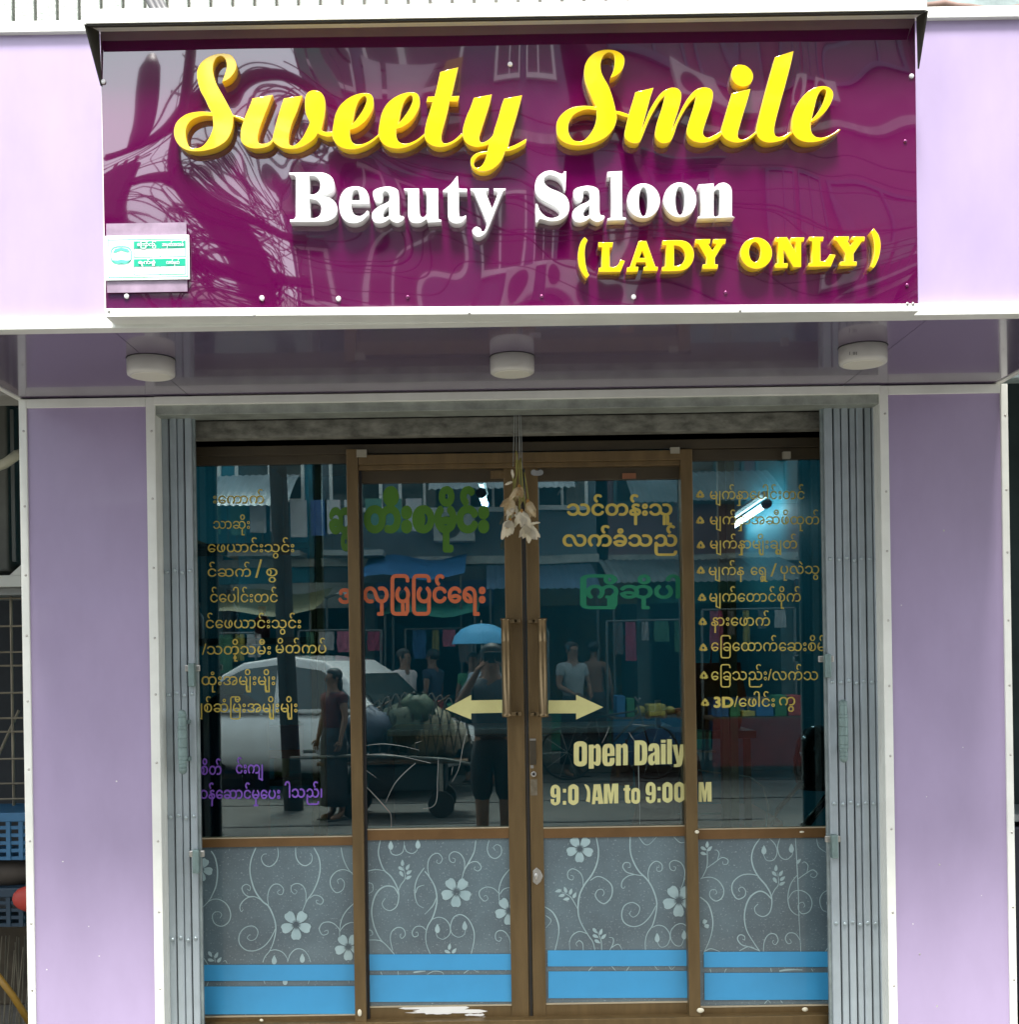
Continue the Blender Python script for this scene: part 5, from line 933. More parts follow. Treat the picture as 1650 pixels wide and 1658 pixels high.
tag(MB().tube([W(1131, 1247, 4.5), W(1170, 1252, 4.5), W(1215, 1258, 4.5), W(1237, 1275, 4.5), W(1244, 1305, 4.5), W(1240, 1345, 4.5), W(1239, 1400, 4.5)], .0035, 6).build('white_cable', fit, smooth=True), 'thin white cable curving behind the right sidelight', 'cable')
# red dress on a hanger stand
rd = mat('maroon_cloth', (.16, .018, .012), .85, var=.15, scale=12)
dr = thing('red_dress', 'maroon dress hanging behind the right glass door', 'dress', W(1060, 1180, 4.62))
def rings(rs, n=24, fold=.0):
    b = MB(); vs = []
    for k, (cx, cy, z, rx, ry) in enumerate(rs):
        for i in range(n):
            a = 2 * math.pi * i / n; f_ = 1 + fold * math.sin(a * 7 + k * .4) * (k / len(rs)); vs.append((cx + rx * f_ * math.cos(a), cy + ry * f_ * math.sin(a), z))
    fs = [(k * n + i, k * n + (i + 1) % n, (k + 1) * n + (i + 1) % n, (k + 1) * n + i) for k in range(len(rs) - 1) for i in range(n)]
    return b.add(vs, fs + [tuple(range(n)), tuple(range((len(rs) - 1) * n, len(rs) * n))])
c = W(1062, 1180, 4.62); sx = c.x
rings([(sx, 4.62, c.z, .03, .02), (sx, 4.62, c.z - .03, .09, .035), (sx, 4.62, c.z - .06, .115, .045), (sx, 4.62, c.z - .16, .085, .05), (sx, 4.62, c.z - .26, .078, .05), (sx, 4.62, c.z - .38, .10, .06), (sx, 4.62, c.z - .55, .115, .07), (sx, 4.62, c.z - .78, .13, .08)], 28, .10).build('body', rd, dr, smooth=True)
for s_ in (-1, 1): MB().tube([(sx + s_ * .09, 4.62, c.z - .05), (sx + s_ * .125, 4.62, c.z - .12), (sx + s_ * .135, 4.62, c.z - .21)], [.035, .04, .045], 12).build('sleeve', rd, dr, smooth=True)
hs = thing('garment_stand', 'chrome garment stand with white rollers behind the right glass door', 'stand', (sx, 4.7, .24))
MB().tube([(sx + .02, 4.70, .24), (sx + .02, 4.70, W(0, 1150, 4.7).z)], .012, 10).build('pole', fit, hs, smooth=True)
MB().tube([W(1046, 1158, 4.66), W(1105, 1150, 4.66)], .011, 10).build('bar', mat('blue_bar', (.05, .07, .25), .4, var=0), hs, smooth=True)
for x in (1050, 1075, 1101): q = W(x, 1158, 4.655); MB().ball(tuple(q), .013, 12, 1, 1, 1.3).build('roller', mat('roller', (.55, .45, .42), .5, var=0), hs, smooth=True)
for (x0, y0, x1, y1) in ((1085, 1216, 1160, 1217), (1050, 1319, 1166, 1317)): MB().tube([W(x0, y0, 4.6), W(x1, y1, 4.6)], .004, 6).build('rail', fit, hs, smooth=True)
# plastic flowers and bag in red by the right sidelight
rbg = thing('red_shopping_bag', 'red and orange shopping bag standing inside the right sidelight', 'bag', W(1165, 1180, 4.6))
c = W(1163, 1180, 4.6); rings([(c.x, 4.6, c.z, .085, .05), (c.x + .01, 4.6, c.z + .12, .10, .055), (c.x, 4.6, c.z + .22, .09, .04), (c.x - .01, 4.6, c.z + .25, .095, .03)], 20, .06).build('body', mat('red_bag', (.33, .035, .012), .5, var=0, scale=9, col2=(.40, .14, .01)), rbg, smooth=True)
for s_ in (-.03, .03): MB().tube([(c.x + s_, 4.57, c.z + .24), (c.x + s_ * .8, 4.57, c.z + .31), (c.x - s_ * .3, 4.57, c.z + .30)], .005, 6).build('strap', mat('strap_red', (.4, .05, .03), .5, var=0), rbg, smooth=True)
tb = thing('side_table', 'small dark table carrying the red bag', 'table', (c.x, 4.6, .24))
MB().box(c.x - .18, c.x + .12, 4.48, 4.8, c.z - .03, c.z - .002).build('top', bronzed, tb, bevel=.004)
for x in (c.x - .15, c.x + .09):
    for y in (4.51, 4.77): MB().box(x - .012, x + .012, y - .012, y + .012, .24, c.z - .032).build('leg', bronzed, tb)
# water drum and dispenser, left
bl = mat('blue_drum', (.01, .055, .12), .3, var=.05, coat=.4)
wd = thing('blue_drum', 'dark blue water drum behind the left sidelight', 'drum', (W(375, 1240, 4.75).x, 4.75, .24))
x_ = W(375, 1240, 4.75).x; z1 = W(0, 1160, 4.75).z + .05
MB().lathe((x_, 4.75, .24), [(.13, 0), (.145, .02), (.145, .2), (.151, .22), (.145, .24), (.145, .5), (.151, .52), (.145, .54), (.145, z1 - .30), (.12, z1 - .26), (.06, z1 - .22)], 28).build('barrel', bl, wd, smooth=True)
MB().lathe((x_, 4.75, z1 + .022), [(.05, 0), (.055, .01), (.055, .04), (.05, .05)], 20).build('cap', mat('drum_cap', (.45, .45, .35), .5, var=0), wd, smooth=True)
bxs = thing('product_box', 'blue and red carton standing behind the left sidelight', 'box', (W(440, 1200, 4.9).x, 4.9, 1.1))
q = W(445, 1200, 4.9); MB().box(q.x - .08, q.x + .10, 4.9, 5.0, q.z - .07, q.z + .06).build('carton', mat('carton_blue', (.02, .10, .28), .5, var=.1), bxs, bevel=.003)
MB().box(q.x - .081, q.x + .101, 4.897, 4.9, q.z - .07, q.z - .035).build('red_band', mat('carton_red', (.25, .02, .03), .5, var=0), bxs)
shf = thing('wall_shelf', 'teal shelf unit along the left salon wall', 'shelf', (-1.2, 5.0, .24))
for z in (.24, .65, 1.05, 1.62, 2.0): MB().box(-1.36, -.72, 4.86, 5.15, z, z + .025).build('shelf', teal2, shf, bevel=.002)
for x in (-1.35, -.74): MB().box(x, x + .02, 4.86, 5.15, .24, 2.03).build('side', teal2, shf)
for i, (x, z, h, cc) in enumerate(((-1.2, 1.075, .16, (.6, .6, .5)), (-1.1, 1.075, .12, (.5, .1, .1)), (-1.0, 1.075, .2, (.05, .3, .2)), (-.88, 1.075, .14, (.6, .55, .2)), (-1.22, 1.645, .15, (.5, .5, .55)), (-1.08, 1.645, .2, (.1, .3, .5)), (-.95, 1.645, .13, (.6, .2, .25)), (-1.15, .675, .2, (.4, .4, .35)), (-.9, .675, .16, (.1, .25, .4)))):
    o = MB().lathe((x, 4.98, z), [(.03, 0), (.032, .01), (.032, h * .6), (.014, h * .75), (.014, h * .85), (.017, h * .86), (.017, h)], 14).build('bottle', mat('bottle_%d' % i, cc, .3, var=0), smooth=True)
    tag(o, ['white bottle on the middle shelf, nearest the gate', 'short red bottle on the middle shelf', 'tall green bottle on the middle shelf', 'yellow bottle at the right end of the middle shelf', 'pale grey bottle on the upper shelf', 'blue bottle on the upper shelf', 'pink bottle on the upper shelf', 'grey bottle on the low shelf', 'dark blue bottle on the low shelf'][i], 'bottle', 'bottles on the salon shelf')

# ------------------------------------------------------------------ people
def skin_mesh(nodes, edges, sub=1):
    """nodes: name -> (x, y, z, r); one smooth continuous surface"""
    ks = list(nodes); me = bpy.data.meshes.new('sk'); me.from_pydata([nodes[k][:3] for k in ks], [(ks.index(a), ks.index(b)) for a, b in edges], [])
    o = bpy.data.objects.new('sk', me); COL.objects.link(o)
    md = o.modifiers.new('s', 'SKIN'); md.use_smooth_shade = True
    sv = me.skin_vertices[0].data
    for i, k in enumerate(ks):
        r = nodes[k][3:]; sv[i].radius = (r[0], r[1] if len(r) > 1 else r[0]); sv[i].use_root = (i == 0)
    sb = o.modifiers.new('u', 'SUBSURF'); sb.levels = sb.render_levels = sub
    bpy.context.view_layer.update()
    r = bpy.data.meshes.new_from_object(o.evaluated_get(bpy.context.evaluated_depsgraph_get()))
    bpy.data.objects.remove(o); r.materials.clear()
    return r
def join(meshes):
    b = bmesh.new()
    for m in meshes: b.from_mesh(m)
    r = bpy.data.meshes.new('j'); b.to_mesh(r); b.free(); return r
skin_d = mat('skin_tan', (.17, .085, .048), .55, var=.08); hair_m = mat('hair_black', (.012, .010, .009), .6, var=0); eye_m = mat('eye_dark', (.01, .008, .007), .3, var=0)
def hand_nodes(side, wr, dirv, pal, curl, pref):
    """palm continues the wrist; four unequal bent fingers and a thumb off the side"""
    d = Vector(dirv).normalized(); n = Vector(pal).normalized(); s = d.cross(n).normalized() * side; wr = Vector(wr)
    out = {}; ed = []
    pc = wr + d * .05; out[pref + 'palm'] = (*pc, .032, .017); ed.append((pref + 'wr', pref + 'palm'))
    for k, (off, ln) in enumerate(((-.028, .066), (-.009, .074), (.010, .069), (.028, .055))):
        a = pc + s * off + d * .03; b = a + d * ln * .5 * math.cos(curl * .5) + n * ln * .5 * math.sin(curl * .5); c = b + d * ln * .5 * math.cos(curl * 1.5) + n * ln * .5 * math.sin(curl * 1.5)
        for nm, p, r in (('a', a, .0095), ('b', b, .0085), ('c', c, .0065)): out['%sf%d%s' % (pref, k, nm)] = (*p, r)
        ed += [(pref + 'palm', '%sf%da' % (pref, k)), ('%sf%da' % (pref, k), '%sf%db' % (pref, k)), ('%sf%db' % (pref, k), '%sf%dc' % (pref, k))]
    a = wr + d * .025 - s * .03; b = a + d * .03 - s * .022 + n * .01; c = b + d * .028 - s * .004 + n * .012
    for nm, p, r in (('ta', a, .012), ('tb', b, .010), ('tc', c, .008)): out[pref + nm] = (*p, r)
    ed += [(pref + 'palm', pref + 'ta'), (pref + 'ta', pref + 'tb'), (pref + 'tb', pref + 'tc')]
    return out, ed
def person(label, loc, rz, H=1.65, arms=None, top=(.5, .5, .5), bottom=(.03, .03, .05), style='trousers', skin=skin_d, sleeve=.55, stride=.0, hair='short', bare_top=False):
    k = H / 1.65; t = thing('person', label, 'person', loc, local=True); t.rotation_euler = (0, 0, rz); t.scale = (k, k, k)
    arms = arms or {'L': ((.20, .0, 1.12), (.22, -.06, .87)), 'R': ((-.20, .02, 1.12), (-.21, -.05, .87))}
    # facing -y locally
    n = {'pel': (0, 0, .90, .135, .10), 'wai': (0, 0, 1.04, .118, .088), 'che': (0, .005, 1.22, .150, .10), 'sho': (0, .01, 1.345, .115, .075), 'nec': (0, .0, 1.42, .052), 'hd0': (0, -.012, 1.50, .062, .072), 'hd1': (0, -.01, 1.575, .074, .088), 'hd2': (0, 0, 1.625, .050, .06)}
    e = [('pel', 'wai'), ('wai', 'che'), ('che', 'sho'), ('sho', 'nec'), ('nec', 'hd0'), ('hd0', 'hd1'), ('hd1', 'hd2')]
    for s_, nm in ((1, 'L'), (-1, 'R')):
        st = stride * s_
        n[nm + 'hip'] = (s_ * .085, 0, .84, .088); n[nm + 'kn'] = (s_ * .09, -st * .5 - .01, .47, .056); n[nm + 'cf'] = (s_ * .09, -st * .5 + .03 + abs(st) * .2, .32, .052); n[nm + 'an'] = (s_ * .09, -st + .03, .085, .036)
        n[nm + 'ht'] = (s_ * .095, -st - .03, .035, .036, .03); n[nm + 'toe'] = (s_ * .10, -st - .13, .025, .034, .022)
        e += [('pel', nm + 'hip'), (nm + 'hip', nm + 'kn'), (nm + 'kn', nm + 'cf'), (nm + 'cf', nm + 'an'), (nm + 'an', nm + 'ht'), (nm + 'ht', nm + 'toe')]
        el, wr = arms[nm]; sp = Vector((s_ * .155, .01, 1.345))
        n[nm + 'sh'] = (*sp, .055); n[nm + 'el'] = (*el, .038); fa = Vector(el) * .6 + Vector(wr) * .4; n[nm + 'fa'] = (*fa, .037); n[nm + 'wr'] = (*wr, .024, .022)
        e += [('sho', nm + 'sh'), (nm + 'sh', nm + 'el'), (nm + 'el', nm + 'fa'), (nm + 'fa', nm + 'wr')]
        dv = Vector(wr) - Vector(el); hn, he = hand_nodes(s_, wr, dv, (-s_ * 1, -.3, .1), .7, nm)
        n.update(hn); e += he
    me = skin_mesh(n, e)
    f = MB()      # nose, ears, lips set into the head
    f.add([(0, -.118, 1.535), (-.014, -.088, 1.53), (.014, -.088, 1.53), (0, -.088, 1.575), (0, -.092, 1.522)], [(0, 2, 3), (0, 3, 1), (0, 1, 4), (0, 4, 2)])
    f.ball((0, -.086, 1.502), .017, 10, 1.1, .5, .32)
    for s_ in (-1, 1): f.ball((s_ * .076, .0, 1.545), .022, 8, .35, .7, 1.15)
    fm = bpy.data.meshes.new('f'); fm.from_pydata(f.v, [], f.f)
    link('body', join([me, fm]), skin, t, smooth=True)
    for s_ in (-1, 1): MB().ball((s_ * .028, -.087, 1.557), .009, 8, 1.3, .5, .6).build('eye', eye_m, t, smooth=True)
    hb = MB().ball((0, .014, 1.592), .094, 16, .92, 1.02, .84)
    hb.v = [(x, y, z) if not (y < -.05 and z < 1.60) else (x, y * .6, max(z, 1.58)) for x, y, z in hb.v]
    if hair == 'long': hb.ball((0, .06, 1.48), .07, 12, 1.1, .6, 1.7)
    hb.build('hair', hair_m, t, smooth=True)
    nid = 'cloth_%.2f_%.2f_%.2f' % top
    if not bare_top:
        s2 = {q: n[q] for q in ('pel', 'wai', 'che', 'sho')}
        s2 = {q: (v[0], v[1], v[2], v[3] * 1.13 + .008, v[4] * 1.13 + .01) for q, v in s2.items()}
        s2['col'] = (0, .004, 1.405, .064, .058)
        ee = [('pel', 'wai'), ('wai', 'che'), ('che', 'sho'), ('sho', 'col')]
        for nm in 'LR':
            sh_, el = Vector(n[nm + 'sh'][:3]), Vector(n[nm + 'el'][:3]); m_ = sh_.lerp(el, sleeve)
            s2[nm + 's'] = (*sh_, .070); s2[nm + 'm'] = (*m_, .058); ee += [('sho', nm + 's'), (nm + 's', nm + 'm')]
        link('shirt', skin_mesh(s2, ee), mat(nid, top, .85, var=.18, scale=14), t, smooth=True)
    bm_ = mat('cloth_%.2f_%.2f_%.2f' % bottom, bottom, .85, var=.2, scale=10)
    if style == 'longyi':
        rings([(0, 0, 1.00, .135, .105), (0, 0, .88, .165, .125), (0, 0, .6, .17, .13), (0, 0, .3, .165, .135), (0, 0, .16, .175, .15)], 28, .07).build('longyi', bm_, t, smooth=True)
    else:
        zb = .50 if style == 'shorts' else .10
        s3 = {'w': (0, 0, 1.0, .125, .098), 'p': (0, 0, .90, .155, .118)}; ee = [('w', 'p')]
        for nm in 'LR':
            h_, kn, an = Vector(n[nm + 'hip'][:3]), Vector(n[nm + 'kn'][:3]), Vector(n[nm + 'an'][:3])
            s3[nm + 'h'] = (*h_, .104); s3[nm + 'k'] = (*kn, .082 if style == 'shorts' else .066); ee += [('p', nm + 'h'), (nm + 'h', nm + 'k')]
            if style != 'shorts': s3[nm + 'a'] = (*(an + Vector((0, 0, .02))), .052); ee += [(nm + 'k', nm + 'a')]
        link('shorts' if style == 'shorts' else 'trousers', skin_mesh(s3, ee), bm_, t, smooth=True)
    for s_, nm in ((1, 'L'), (-1, 'R')):
        x, y, z = n[nm + 'ht'][:3]; MB().box(x - .045, x + .045, y - .13, y + .10, 0, .018).build('sandal', black, t, bevel=.008)
    return t
# the photographer, facing the shop (local -y turned to +y)
person('photographer in dark shirt and black shorts holding up a phone', (-.02, -.46, 0), R(180), 1.64,
       arms={'L': ((.27, -.16, 1.17), (.115, -.37, 1.44)), 'R': ((-.27, -.16, 1.17), (-.115, -.37, 1.44))}, top=(.045, .05, .06), bottom=(.008, .008, .010), style='shorts')
ph = thing('phone', 'dark phone held sideways by the photographer', 'phone', (0, -.02, 1.5))
MB().box(-.076, .076, -.020, -.012, 1.512, 1.590).build('case', blk2, ph, bevel=.003)
MB().cyl((0.0, -.0125, 1.55), .006, .003, 16, 'Y').build('lens', eye_m, ph)
def RP(px, v, z=0): return (RX(px, v), RY(v), z)
person('grey-haired man in white shirt and dark trousers crossing the street', RP(655, 15.2), R(125), 1.66, top=(.55, .50, .50), bottom=(.03, .05, .09), stride=.16)
person('man in dark blue shirt behind the white-shirted man', RP(700, 16.4), R(300), 1.66, top=(.02, .035, .07), bottom=(.04, .035, .03), stride=.1)
person('person in green shirt under the blue umbrella', RP(766, 15.3), R(185), 1.60, top=(.03, .16, .08), bottom=(.03, .03, .03))
person('person in pale blue shirt holding the blue umbrella', RP(784, 14.9), R(175), 1.62, top=(.35, .42, .5), bottom=(.03, .03, .06), arms={'L': ((.21, -.03, 1.12), (.09, -.18, 1.30)), 'R': ((-.20, .02, 1.12), (-.21, -.05, .87))})
person('man in chequered shirt and dark longyi facing the shop', RP(927, 15.6), R(150), 1.72, top=(.22, .25, .26), bottom=(.015, .015, .02), style='longyi', arms={'L': ((.22, -.02, 1.12), (.12, -.2, 1.02)), 'R': ((-.22, -.02, 1.12), (-.12, -.2, 1.02))})
person('bare-backed man standing at the yellow stall', RP(963, 16.9), R(20), 1.74, bare_top=True, bottom=(.03, .02, .02), style='longyi')
person('short woman in dark maroon blouse and long skirt near the white car', RP(538, 11.9), R(230), 1.46, top=(.07, .012, .015), bottom=(.02, .02, .025), style='longyi', hair='long')
# umbrella
um = thing('umbrella', 'open light blue umbrella held over two people', 'umbrella', RP(776, 15.1, 1.3))
ux, uy = RX(780, 15.1), RY(15.1)
for i in range(8):
    a0, a1 = i * math.pi / 4, (i + 1) * math.pi / 4; b = MB(); vs = [(ux, uy, 1.98)]; fs = []
    for j in range(1, 5):
        u = j / 4; r_ = .37 * math.sin(u * math.pi / 2 * .95); z = 1.98 - .26 * (1 - math.cos(u * math.pi / 2))
        for q in range(5):
            a = a0 + (a1 - a0) * q / 4; sg_ = 1 - .06 * u * math.sin(math.pi * q / 4); vs.append((ux + r_ * sg_ * math.cos(a), uy + r_ * sg_ * math.sin(a), z))
    fs = [(0, 1 + q, 2 + q) for q in range(4)] + [(1 + (j - 1) * 5 + q, 1 + (j - 1) * 5 + q + 1, 1 + j * 5 + q + 1, 1 + j * 5 + q) for j in range(1, 4) for q in range(4)]
    b.add(vs, fs); b.build('panel', mat('umbrella_blue', (.10, .42, .72), .6, var=.1), um, smooth=True)
MB().tube([(ux, uy, 2.02), (ux, uy, 1.22)], .006, 6).build('shaft', steel, um)

# ------------------------------------------------------------------ white car, side on
carp = mat('car_white', (.80, .80, .80), .2, var=.02, coat=.8); cwin = mat('car_window', (.03, .04, .04), .05, var=0, spec=.9); tyre = mat('tyre', (.015, .015, .015), .8, var=0)
car = thing('parked_car', 'white saloon car parked across the street seen mirrored in the door', 'car', (-2.10, -6.1, 0), local=True)
st_ = [(-2.1, .42, .62, .60), (-2.05, .30, .78, .72), (-1.7, .22, .88, .80), (-1.1, .20, .92, .83), (-.4, .20, .93, .84), (.4, .20, .93, .84), (1.1, .20, .90, .83), (1.6, .22, .82, .78), (1.98, .30, .70, .68), (2.08, .42, .58, .55)]
def loft(sts, n=20, p=4.0):
    b = MB(); vs = []
    for (x, z0, z1, hw) in sts:
        for i in range(n):
            a = 2 * math.pi * i / n; c_, s_ = math.cos(a), math.sin(a); q = (abs(c_) ** p + abs(s_) ** p) ** (-1 / p); vs.append((x, hw * c_ * q, (z0 + z1) / 2 + (z1 - z0) / 2 * s_ * q))
    b.add(vs, [(k * n + i, k * n + (i + 1) % n, (k + 1) * n + (i + 1) % n, (k + 1) * n + i) for k in range(len(sts) - 1) for i in range(n)] + [tuple(range(n)), tuple(range((len(sts) - 1) * n, len(sts) * n))])
    return b
loft(st_).build('body', carp, car, smooth=True)
prof = [(-1.55, .88), (-1.05, 1.30), (-.75, 1.43), (-.1, 1.50), (.45, 1.44), (.75, 1.28), (1.25, .88)]
b = MB(); vs = []
for s_ in (-1, 1):
    for (x, z) in prof: vs.append((x, s_ * (.79 - (z - .88) * .26), z))
m_ = len(prof); b.add(vs, [tuple(range(m_)), tuple(range(2 * m_ - 1, m_ - 1, -1))] + [(i, (i + 1) % m_, m_ + (i + 1) % m_, m_ + i) for i in range(m_)])
b.build('cabin', carp, car, bevel=.03, seg=3)
for s_ in (-1, 1):
    for pts in ([(-1.38, .93), (-1.0, 1.25), (-.72, 1.36), (-.22, 1.40), (-.22, .93)], [(-.14, .93), (-.14, 1.40), (.42, 1.34), (.68, 1.20), (1.02, .93)]):
        yy = lambda z: s_ * (.797 - (z - .88) * .26)
        MB().add([(x, yy(z), z) for x, z in pts] + [(x, yy(z) - s_ * .02, z) for x, z in pts], [tuple(range(len(pts))), tuple(range(2 * len(pts) - 1, len(pts) - 1, -1))] + [(i, (i + 1) % len(pts), len(pts) + (i + 1) % len(pts), len(pts) + i) for i in range(len(pts))]).build('side_window', cwin, car)
MB().add([(1.27, -.66, .91), (1.27, .66, .91), (.80, .60, 1.29), (.80, -.60, 1.29)], [(0, 1, 2, 3)]).build('windscreen', cwin, car)
MB().add([(-1.57, -.66, .91), (-1.57, .66, .91), (-1.09, .60, 1.29), (-1.09, -.60, 1.29)], [(0, 1, 2, 3)]).build('rear_window', cwin, car)
for x in (-1.3, 1.28):
    for s_ in (-1, 1):
        w_ = MB().cyl((x, s_ * .80 - (.10 if s_ > 0 else 0) - (0 if s_ > 0 else -.0), .31), .31, .10 if s_ > 0 else .10, 24, 'Y').build('wheel', tyre, car, bevel=.02)
        MB().cyl((x, s_ * .80 + (.001 if s_ > 0 else -.006), .31), .19, .006, 20, 'Y').build('rim', steel, w_)
for s_ in (-1, 1):
    MB().ball((2.0, s_ * .52, .62), .09, 12, .6, 1.4, .7).build('headlight', mat('headlight', (.7, .75, .78), .1, var=0), car, smooth=True)
    MB().ball((.85, s_ * .90, .98), .07, 10, .8, .9, .7).build('mirror', carp, car, smooth=True)
    MB().box(.1, .22, s_ * .845 - .006, s_ * .845 + .006, .78, .81).build('door_handle', steel, car, bevel=.003)
car.rotation_euler = (0, 0, R(24)); car.scale = (.93, .93, 1.07)

# ------------------------------------------------------------------ handcart with a netted load
crt = thing('handcart', 'low wooden handcart standing on the road', 'handcart', (RX(640, 12.2), RY(12.2), 0), local=True)
wood = mat('cart_wood', (.10, .05, .02), .7, var=.3, scale=8)
for i in range(6): MB().box(-.75, .72, -.38 + i * .13, -.27 + i * .13, .52, .55).build('plank', wood, crt, bevel=.004)
for y in (-.40, .42): MB().tube([(-1.0, y, .60), (-.3, y, .62), (.5, y, .56), (.95, y, .48)], .018, 8).build('rail', mat('cart_steel', (.12, .12, .11), .5, .6, var=.2), crt, smooth=True)
for x in (-.4, .45):
    for y in (-.3, .32):
        w_ = MB().cyl((x, y - .025, .13), .13, .05, 16, 'Y').build('wheel', tyre, crt, bevel=.01); MB().box(x - .02, x + .02, y - .02, y + .02, .14, .52).build('fork', steel, w_)
bsk = MB().box(-.45, .5, -.28, .30, .26, .50); bsk.build('under_tray', mat('tray_dark', (.02, .03, .035), .6, var=.2), crt, bevel=.01)
ld = thing('netted_load', 'bulging net of bags and bottles piled on the handcart', 'load', (RX(640, 12.2), RY(12.2), .56), local=True)
for i, (x, y, z, r_, cc) in enumerate(((-.45, 0, .17, .22, (.07, .09, .13)), (-.2, -.05, .2, .2, (.25, .3, .35)), (-.25, .15, .25, .2, (.06, .08, .12)), (.1, .05, .25, .25, (.06, .08, .05)), (.3, 0, .2, .27, (.25, .22, .14)), (.5, -.02, .14, .2, (.28, .24, .18)), (.1, -.15, .12, .18, (.35, .35, .33)), (.72, 0, .03, .1, (.02, .02, .02)), (-.6, .1, .1, .16, (.4, .42, .45)), (.22, .1, .38, .16, (.05, .075, .04)))):
    o = MB().ball((0, 0, 0), r_, 12, 1.2, 1, .8); o.v = [(a + x + random.uniform(-.028, .028), b_ + y + random.uniform(-.028, .028), (c_ + z) * 1.25 + random.uniform(-.028, .028)) for a, b_, c_ in o.v]
    o.build('bag', mat('bag_%d' % i, cc, .6, var=.3, scale=12), ld, smooth=True)
nt = MB()
for i in range(-9, 16):
    for s_ in (-1, 1):
        pts = []
        for j in range(15):
            a = math.pi * j / 14; x = i * .09 + s_ * .28 * (j / 14 - .5); w_ = max(0, 1 - ((x - .2) / .75) ** 2) ** .5
            pts.append((x, -math.cos(a) * .33 * w_, .02 + math.sin(a) * .62 * w_ + .02))
        if -.55 < i * .09 < .8: nt.tube(pts, .007, 4)
nt.build('net', mat('net_cord', (.03, .025, .02), .8, var=0), ld, kind='stuff')
for i in range(9): MB().tube([(-.6 + i * .09, random.uniform(-.2, .2), .35), (-.25 + i * .1, random.uniform(-.2, .2), .48 + random.uniform(0, .16))], .009, 5).build('stick', wood, ld)

# ------------------------------------------------------------------ buildings over the road
def building(name, lb, x0, x1, y, h, wallm, floors, bays, z0=3.1, win=(.9, 1.2), frame='white', awn=None, seed=1):
    rnd = random.Random(seed); t = thing(name, lb, 'building', ((x0 + x1) / 2, y, 0))
    MB().box(x0, x1, y - 8, y, z0 - .35, h).build('wall', wallm, t)
    MB().box(x0 - .1, x1 + .1, y - 8.1, y + .15, h, h + .18).build('cornice', whitealu, t, bevel=.02)
    fm = mat('window_frame_' + frame, (.7, .72, .7) if frame == 'white' else (.05, .12, .14), .5, var=.1)
    fh = (h - z0) / floors; bw = (x1 - x0) / bays; prm = {}
    for f in range(floors):
        zf = z0 + f * fh
        MB().box(x0 - .02, x1 + .02, y, y + .12, zf - .12, zf).build('floor_band', mat('band', (.4, .42, .4), .8, var=.3), t)
        for b_ in range(bays):
            cx = x0 + bw * (b_ + .5); zz = zf + fh * .28; w_, hh = win
            w_ = min(w_, bw * .75); hh = min(hh, fh * .6)
            wn = MB().box(cx - w_ / 2, cx + w_ / 2, y + .004, y + .02, zz, zz + hh).build('window', cwin, t)
            fr_ = MB()
            for (a, c_, e_, g_) in ((cx - w_ / 2 - .05, cx + w_ / 2 + .05, zz + hh, zz + hh + .06), (cx - w_ / 2 - .05, cx + w_ / 2 + .05, zz - .07, zz), (cx - w_ / 2 - .05, cx - w_ / 2, zz, zz + hh), (cx + w_ / 2, cx + w_ / 2 + .05, zz, zz + hh), (cx - .02, cx + .02, zz, zz + hh)):
                fr_.box(a, c_, y + .01, y + .07, e_, g_)
            fr_.build('frame', fm, wn)
            q = rnd.random()
            if q < .3:
                ac = MB().box(cx + w_ * .2, cx + w_ * .2 + .62, y + .05, y + .33, zz - .55, zz - .1).build('air_conditioner', mat('ac_white', (.5, .52, .5), .5, var=.1), t, bevel=.02)
                MB().cyl((cx + w_ * .2 + .24, y + .33, zz - .33), .17, .01, 18, 'Y').build('fan', mat('fan_dark', (.05, .05, .05), .6, var=0), ac)
            elif q < .55:
                bl_ = MB().box(cx - bw * .42, cx + bw * .42, y, y + .65, zf, zf + .08).build('balcony', mat('balcony', (.3, .33, .33), .8, var=.2), t)
                rl = MB()
                for k_ in range(int(bw * .84 / .13)): rl.box(cx - bw * .42 + k_ * .13, cx - bw * .42 + k_ * .13 + .02, y + .62, y + .64, zf + .08, zf + .75)
                rl.box(cx - bw * .42, cx + bw * .42, y + .6, y + .65, zf + .75, zf + .80); rl.build('railing', mat('rail_dark', (.06, .08, .08), .5, var=0), bl_)
                for k_ in range(rnd.randint(2, 5)):
                    lx = cx - bw * .38 + k_ * .3; MB().box(lx, lx + .24, y + .65, y + .665, zf + .25 + rnd.random() * .15, zf + .82).build('laundry', mat('laundry_%d' % rnd.randint(0, 5), rnd.choice([(.5, .5, .52), (.35, .05, .06), (.05, .12, .3), (.4, .3, .1), (.3, .32, .33), (.1, .25, .2)]), .9, var=.1), bl_)
            elif q < .75:
                MB().box(cx - w_ * .6, cx + w_ * .6, y + .02, y + .55, zz + hh + .08, zz + hh + .11).build('sunshade', mat('shade_green', (.05, .22, .18), .7, var=.2), t)
    return t
bt = mat('wall_teal', (.04, .21, .29), .8, var=.25, scale=1.5); bg = mat('wall_greyblue', (.13, .17, .2), .85, var=.3, scale=1.2); bp = mat('wall_plum', (.20, .12, .14), .85, var=.3, scale=1.2); bc = mat('wall_cream', (.33, .30, .24), .85, var=.3, scale=1.2)
building('house', 'low teal house with white framed windows opposite, left of the pole', -6.6, -2.75, -10, 6.4, bt, 1, 3, win=(1.0, .8), seed=3)
building('house', 'tall grey-blue house with laundry opposite the door', -2.6, 1.6, -10, 11.2, bg, 3, 4, win=(.7, 1.1), seed=11)
building('house', 'tall plum house with green sunshades opposite on the right', 1.8, 6.2, -10.2, 15, bp, 4, 4, frame='dark', seed=5)
